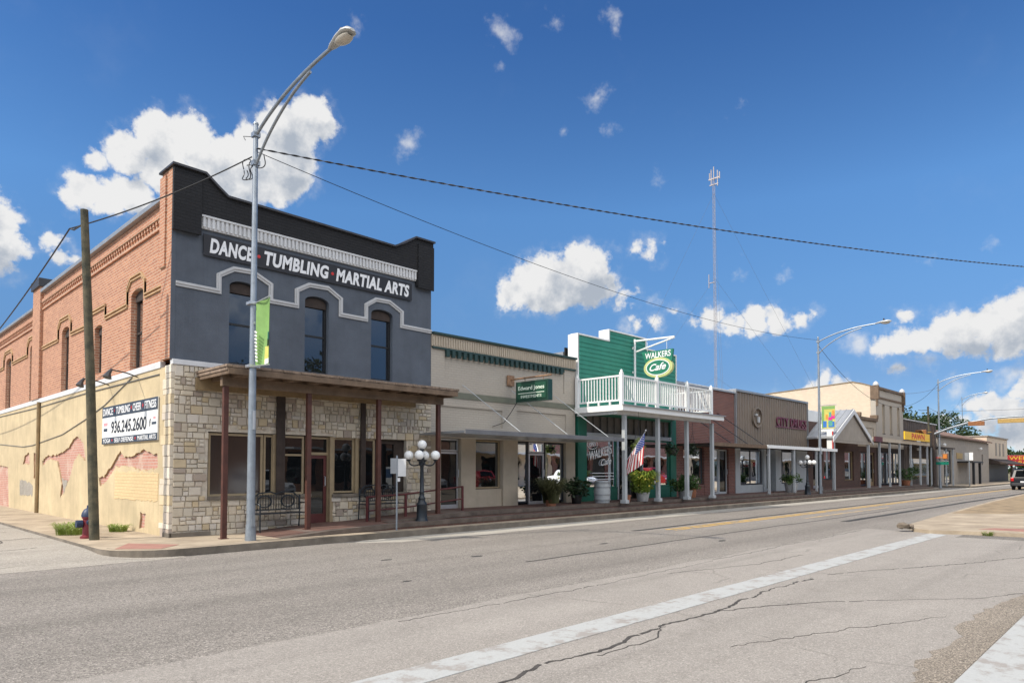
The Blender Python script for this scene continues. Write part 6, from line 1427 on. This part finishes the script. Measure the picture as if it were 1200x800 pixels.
lettering('FARGO', M['bank_yellow'], P, o=(149.98,21.4,2.55), right=(0,-1,0), w=3.7, h=.62, bold=.0)
# ------------------------------------------------------------------ radio tower
T = thing('radio_tower', 'tall thin lattice radio mast far behind the shops', 'radio tower', (138.8,72.3,0))
mb = MB(); c = Vector((138.8,72.3,0)); hw = .3; HT = 66.5
corner = [c+Vector((hw*math.cos(a), hw*math.sin(a), 0)) for a in (rad(90),rad(210),rad(330))]
for k in range(3): mb.tube([corner[k], corner[k]+Vector((0,0,HT))], .035, 5)
z = 0; i = 0
while z < HT-1:
    for k in range(3):
        a = corner[k]+Vector((0,0,z)); b = corner[(k+1)%3]+Vector((0,0,z+1.0)); mb.bar(a, b, .025); mb.bar(corner[k]+Vector((0,0,z+1.0)), corner[(k+1)%3]+Vector((0,0,z+1.0)), .022)
    z += 1.0
mb.build('lattice_mast', M['tower'], T)
mb = MB()
for dy, z0, z1 in ((-.9,64.5,68),(.6,65,68.5),(-1.4,66,67.5),(1.0,66.5,67.8),(0,66,69)): mb.tube([(138.8,72.3+dy,z0),(138.8,72.3+dy,z1)], .12, 6)
mb.box(138.7,138.9,70.8,73.5,66.2,66.5); mb.box(138.7,138.9,71.2,73.3,64.9,65.1); mb.tube([(138.6,73.6,42),(138.6,73.6,45)], .1, 6); mb.box(138.6,138.8,72.3,73.6,43,43.15)
mb.build('antennas', M['tower'], T)
mb = MB()
for z in (22, 44, 63):
    for a in (90, 210, 330): mb.tube([c+Vector((0,0,z)), c+Vector((38*math.cos(rad(a)), 38*math.sin(rad(a)), 0))], .018, 4)
mb.build('guy_wires', M['cable_grey'], T)
# ------------------------------------------------------------------ vehicles
def suv(name, label, paint, loc, rz, L=4.6, Wd=1.86, Hh=1.72, kind='suv'):
    T = thing(name, label, 'car', (0,0,0)); h2 = Wd/2
    if kind == 'suv':
        low = [(-L/2,.42),(-L/2+.05,.95),(-L/2+.1,1.0),(L/2-1.25,1.0),(L/2-.25,.9),(L/2-.03,.75),(L/2,.4),(L/2-.1,.28),(-L/2+.15,.28)]
        cab = [(-L/2+.08,.98),(-L/2+.38,Hh-.06),(-L/2+.6,Hh),(.45,Hh-.02),(L/2-1.3,.98)]
    else:
        low = [(-L/2,.42),(-L/2+.03,.95),(-.6,.98),(L/2-1.3,.98),(L/2-.2,.88),(L/2,.7),(L/2-.02,.4),(L/2-.1,.3),(-L/2+.15,.3)]
        cab = [(-.75,.97),(-.6,Hh-.08),(-.4,Hh),(.5,Hh-.03),(L/2-1.3,.97)]
    mb = MB(); mb.slab('Y', low, -h2, h2)
    n = len(cab); vs = [(a, -h2+.06+(.16 if b > 1.2 else 0), b) for a,b in cab]+[(a, h2-.06-(.16 if b > 1.2 else 0), b) for a,b in cab]
    mb.add(vs, [tuple(range(n)), tuple(range(n,2*n))[::-1]]+[(i,(i+1)%n,n+(i+1)%n,n+i) for i in range(n)])
    body = mb.build('body', paint, T, bevel=.045)
    mb = MB()
    for s_ in (-1, 1):
        y = lambda z: s_*(h2-.06-.16*max(0,min(1,(z-.98)/(Hh-1.04)))+.006)
        xr = cab[0][0]+.28; xf = L/2-1.45
        for a, b, c_, d in ((xr+.05,.02,xr+.22,.0),(.08,xf,.08,.42)):
            mb.add([(a,y(1.03),1.03),(b,y(1.03),1.03),((d),y(Hh-.12),Hh-.12),(c_,y(Hh-.12),Hh-.12)], [(0,1,2,3)])
    w0 = h2-.3
    p, q = cab[0], cab[1]; mb.add([(p[0]+.02-.012,-w0,p[1]+.08),(p[0]+.02-.012,w0,p[1]+.08),(q[0]-.035,w0-.08,q[1]-.08),(q[0]-.035,-w0+.08,q[1]-.08)], [(0,1,2,3)])
    p, q = cab[-1], cab[-2]; mb.add([(p[0]-.05+.02,-w0,p[1]+.07),(p[0]-.05+.02,w0,p[1]+.07),(q[0]+.1,w0-.08,q[1]-.06),(q[0]+.1,-w0+.08,q[1]-.06)], [(0,1,2,3)])
    mb.flatleaf = True; mb.build('windows', M['glass_car'], T)
    for sx in (-L/2+.85, L/2-.9):
        for s_ in (-1, 1):
            mb = MB(); mb.lathe((sx, s_*(h2-.1), .34), [(.2,-.11),(.33,-.1),(.35,-.06),(.35,.06),(.33,.1),(.2,.11)], 20, axis='y'); wh = mb.build('wheel', M['tyre'], T, smooth=True)
            mb = MB(); mb.lathe((sx, s_*(h2-.1)+s_*.1, .34), [(.21,-.03),(.21,.02),(.08,.035),(0,.035)], 14, axis='y'); mb.build('rim', M['alu'], wh, smooth=True)
    for s_ in (-1, 1):
        mb = MB(); mb.box(-L/2-.015,-L/2+.12, s_*(h2-.14)-.1, s_*(h2-.14)+.1, .72, 1.0); mb.build('tail_light', M['tail'], T, bevel=.02)
        mb = MB(); mb.box(L/2-.3,L/2-.01, s_*(h2-.24)-.16, s_*(h2-.24)+.16, .66, .82); mb.build('headlight', M['alu'], T, bevel=.02)
        mb = MB(); mb.box(L/2-1.7,L/2-1.55, s_*(h2+.09)-.09, s_*(h2+.09)+.09, 1.02, 1.16); mb.build('mirror', paint, T, bevel=.03)
    mb = MB(); mb.box(-L/2-.03,-L/2+.04,-h2+.08,h2-.08,.36,.56); mb.box(L/2-.04,L/2+.03,-h2+.1,h2-.1,.34,.54); mb.build('bumpers', M['dark_metal'], T, bevel=.02)
    mb = MB(); mb.box(-L/2-.035,-L/2-.031,-.26,.26,.6,.73); mb.build('number_plate', M['plate'], T)
    T.location = loc; T.rotation_euler = (0,0,rz); return T
suv('parked_car', 'black suv seen from behind, driving away at the right edge', M['car_black'], (70.2,8.75,0), 0)
suv('parked_car', 'white car standing at the kerb beyond the long stucco building', M['car_white'], (108,12.6,0), rad(180), Hh=1.5, kind='sedan')
suv('parked_car', 'white suv on the near side street, seen in the shop windows', M['car_white'], (17.5,-4.4,.0), rad(90))
suv('parked_car', 'white boxy suv in the lot behind, seen in the beige shop door', M['car_white'], (27.5,-3.6,.12), rad(80))
suv('parked_car', 'red car in the lot, seen in the beige shop window', M['car_red'], (34.5,-4.5,.12), rad(100), Hh=1.45, kind='sedan')
suv('parked_car', 'white car in the lot, seen in the cafe window', M['car_white'], (44,-4.2,.12), rad(75), Hh=1.45, kind='sedan')
suv('parked_car', 'red suv at the far end of the lot, seen in the windows', M['car_red'], (56,-3.8,.12), rad(95))
# ------------------------------------------------------------------ trees
def tree(label, c, h, w, seed, n=2600, leaf=.35, m='tree', lo=(.015,.035,.008), hi=(.07,.105,.03)):
    r = random.Random(seed); T = thing('broadleaf_tree', label, 'tree', c, 'trees behind the shops')
    mb = MB(); P = [Vector(c)+Vector((r.uniform(-.15,.15)*i, r.uniform(-.15,.15)*i, h*.5*i/4)) for i in range(5)]; mb.tube(P, [w*.045,w*.038,w*.032,w*.026,w*.018], 8)
    cs = []
    for i in range(22):
        th = r.uniform(0,6.283); q = w*.5*math.sqrt(r.random()); z = h*r.uniform(.38,.92); q *= math.sin(math.pi*min(1,max(.15,(z/h-.15)/.85)))**.6
        p = Vector(c)+Vector((q*math.cos(th), q*math.sin(th), z)); cs.append((tuple(p), w*r.uniform(.1,.2)))
        if i < 12: mb.tube([P[3 if z > h*.5 else 2], (P[3]+p)/2+Vector((0,0,.3)), p], [w*.015,w*.01,w*.004], 5)
    tr = mb.build('trunk', M['bark'], T)
    leaf_cloud(n, cs, leaf, seed, lo, hi).build('crown', M[m], T)
    return T
k = 0
for x, y, h, w, lab in ((117,31,11.8,10,'dark green tree rising behind the weathered board shop'),(126,30,11.2,9,'tree showing between the wooden pole and the signal corner lamp'),(140,30,12,11,'rounded tree behind the street lamp at the signals'),(150,30,11,10,'tree behind the brown roof of the long stucco building')):
    tree(lab, (x,y,0), h, w, 100+k, 2600, .5); k += 1
for x, y, h, w, lab in ((185,31,7,8,'low tree left of the bank sign board'),(192,27,6.5,9,'low tree directly behind the bank sign'),(190,22,6.5,9,'low tree at the end of the street, right of the bank sign')):
    tree(lab, (x,y,0), h, w, 120+k, 1500, .6); k += 1
for x, y, h, w, lab in ((20,-24,13,11,'tall tree behind the viewer, seen in the upper windows'),(31,-28,14,12,'big tree behind the brick row across the street'),(10,-30,12,10,'tree across the side street behind the viewer')):
    tree(lab, (x,y,0), h, w, 140+k, 2600, .5); k += 1
mb = MB(); mb.flatleaf = True
cs = []; r = random.Random(77)
for i in range(150): cs.append(((r.uniform(190,330), r.uniform(-60,160), r.uniform(.5,3)), r.uniform(1.5,2.8)))
tag(leaf_cloud(9000, cs, 1.6, 78, (.02,.04,.012), (.07,.1,.035), mb).build('far_woods', M['tree'], at=(260,50,0)), 'dark green woods along the horizon at the end of the street', 'woods', kind='stuff')
# ------------------------------------------------------------------ row across the street (seen in the shop windows)
def opposite(label, x0, x1, zt, m, seed):
    B = thing('brick_row_building', label, 'building', (x0,-11,.1)); mb = MB()
    ops_ = []; x = x0+.6
    while x < x1-2.6: ops_.append([(x,.7),(x+2.2,.7),(x+2.2,2.8),(x,2.8)]); x += 2.8
    mb.slab('Y', [(x0,.1),(x1,.1),(x1,zt),(x0,zt)], -11.3, -11, holes=ops_); mb.build('front_wall', m, B)
    for o in ops_:
        p = MB(); p.box(o[0][0]-.02,o[1][0]+.02,-11.2,-11.15,.68,2.82); p.build('shop_window', M['glass'], B)
    mb = MB(); mb.box(x0,x1,-24,-11.31,.1,zt-.3); mb.build('rear_block', M['brick_brown'], B)
    mb = MB(); mb.box(x0-.1,x1+.1,-11.1,-10.85,zt,zt+.18); mb.build('cornice', M['stucco'], B)
    mb = MB(); mb.box(x0+.1,x1-.1,-10.98,-9.2,3.0,3.15); mb.build('awning', M['trim_grey'], B)
opposite('red brick building across the street, seen in the windows', 22, 37, 5.4, M['brick_orange'], 1)
opposite('cream brick building across the street, seen in the windows', 37.2, 50, 6.4, M['brick_cream'], 2)
opposite('dark red brick building far across the street, seen in the windows', 50.2, 74, 5.2, M['brick_red'], 3)
opposite('tan brick building farther across the street, seen in the far windows', 76, 110, 6.0, M['stucco_grey'], 4)
opposite('red brick warehouse far across the street, seen in the far windows', 112, 160, 6.8, M['brick_red'], 5)
opposite('pale brick block at the end across the street, seen in the far windows', 162, 230, 7.0, M['brick_cream'], 6)
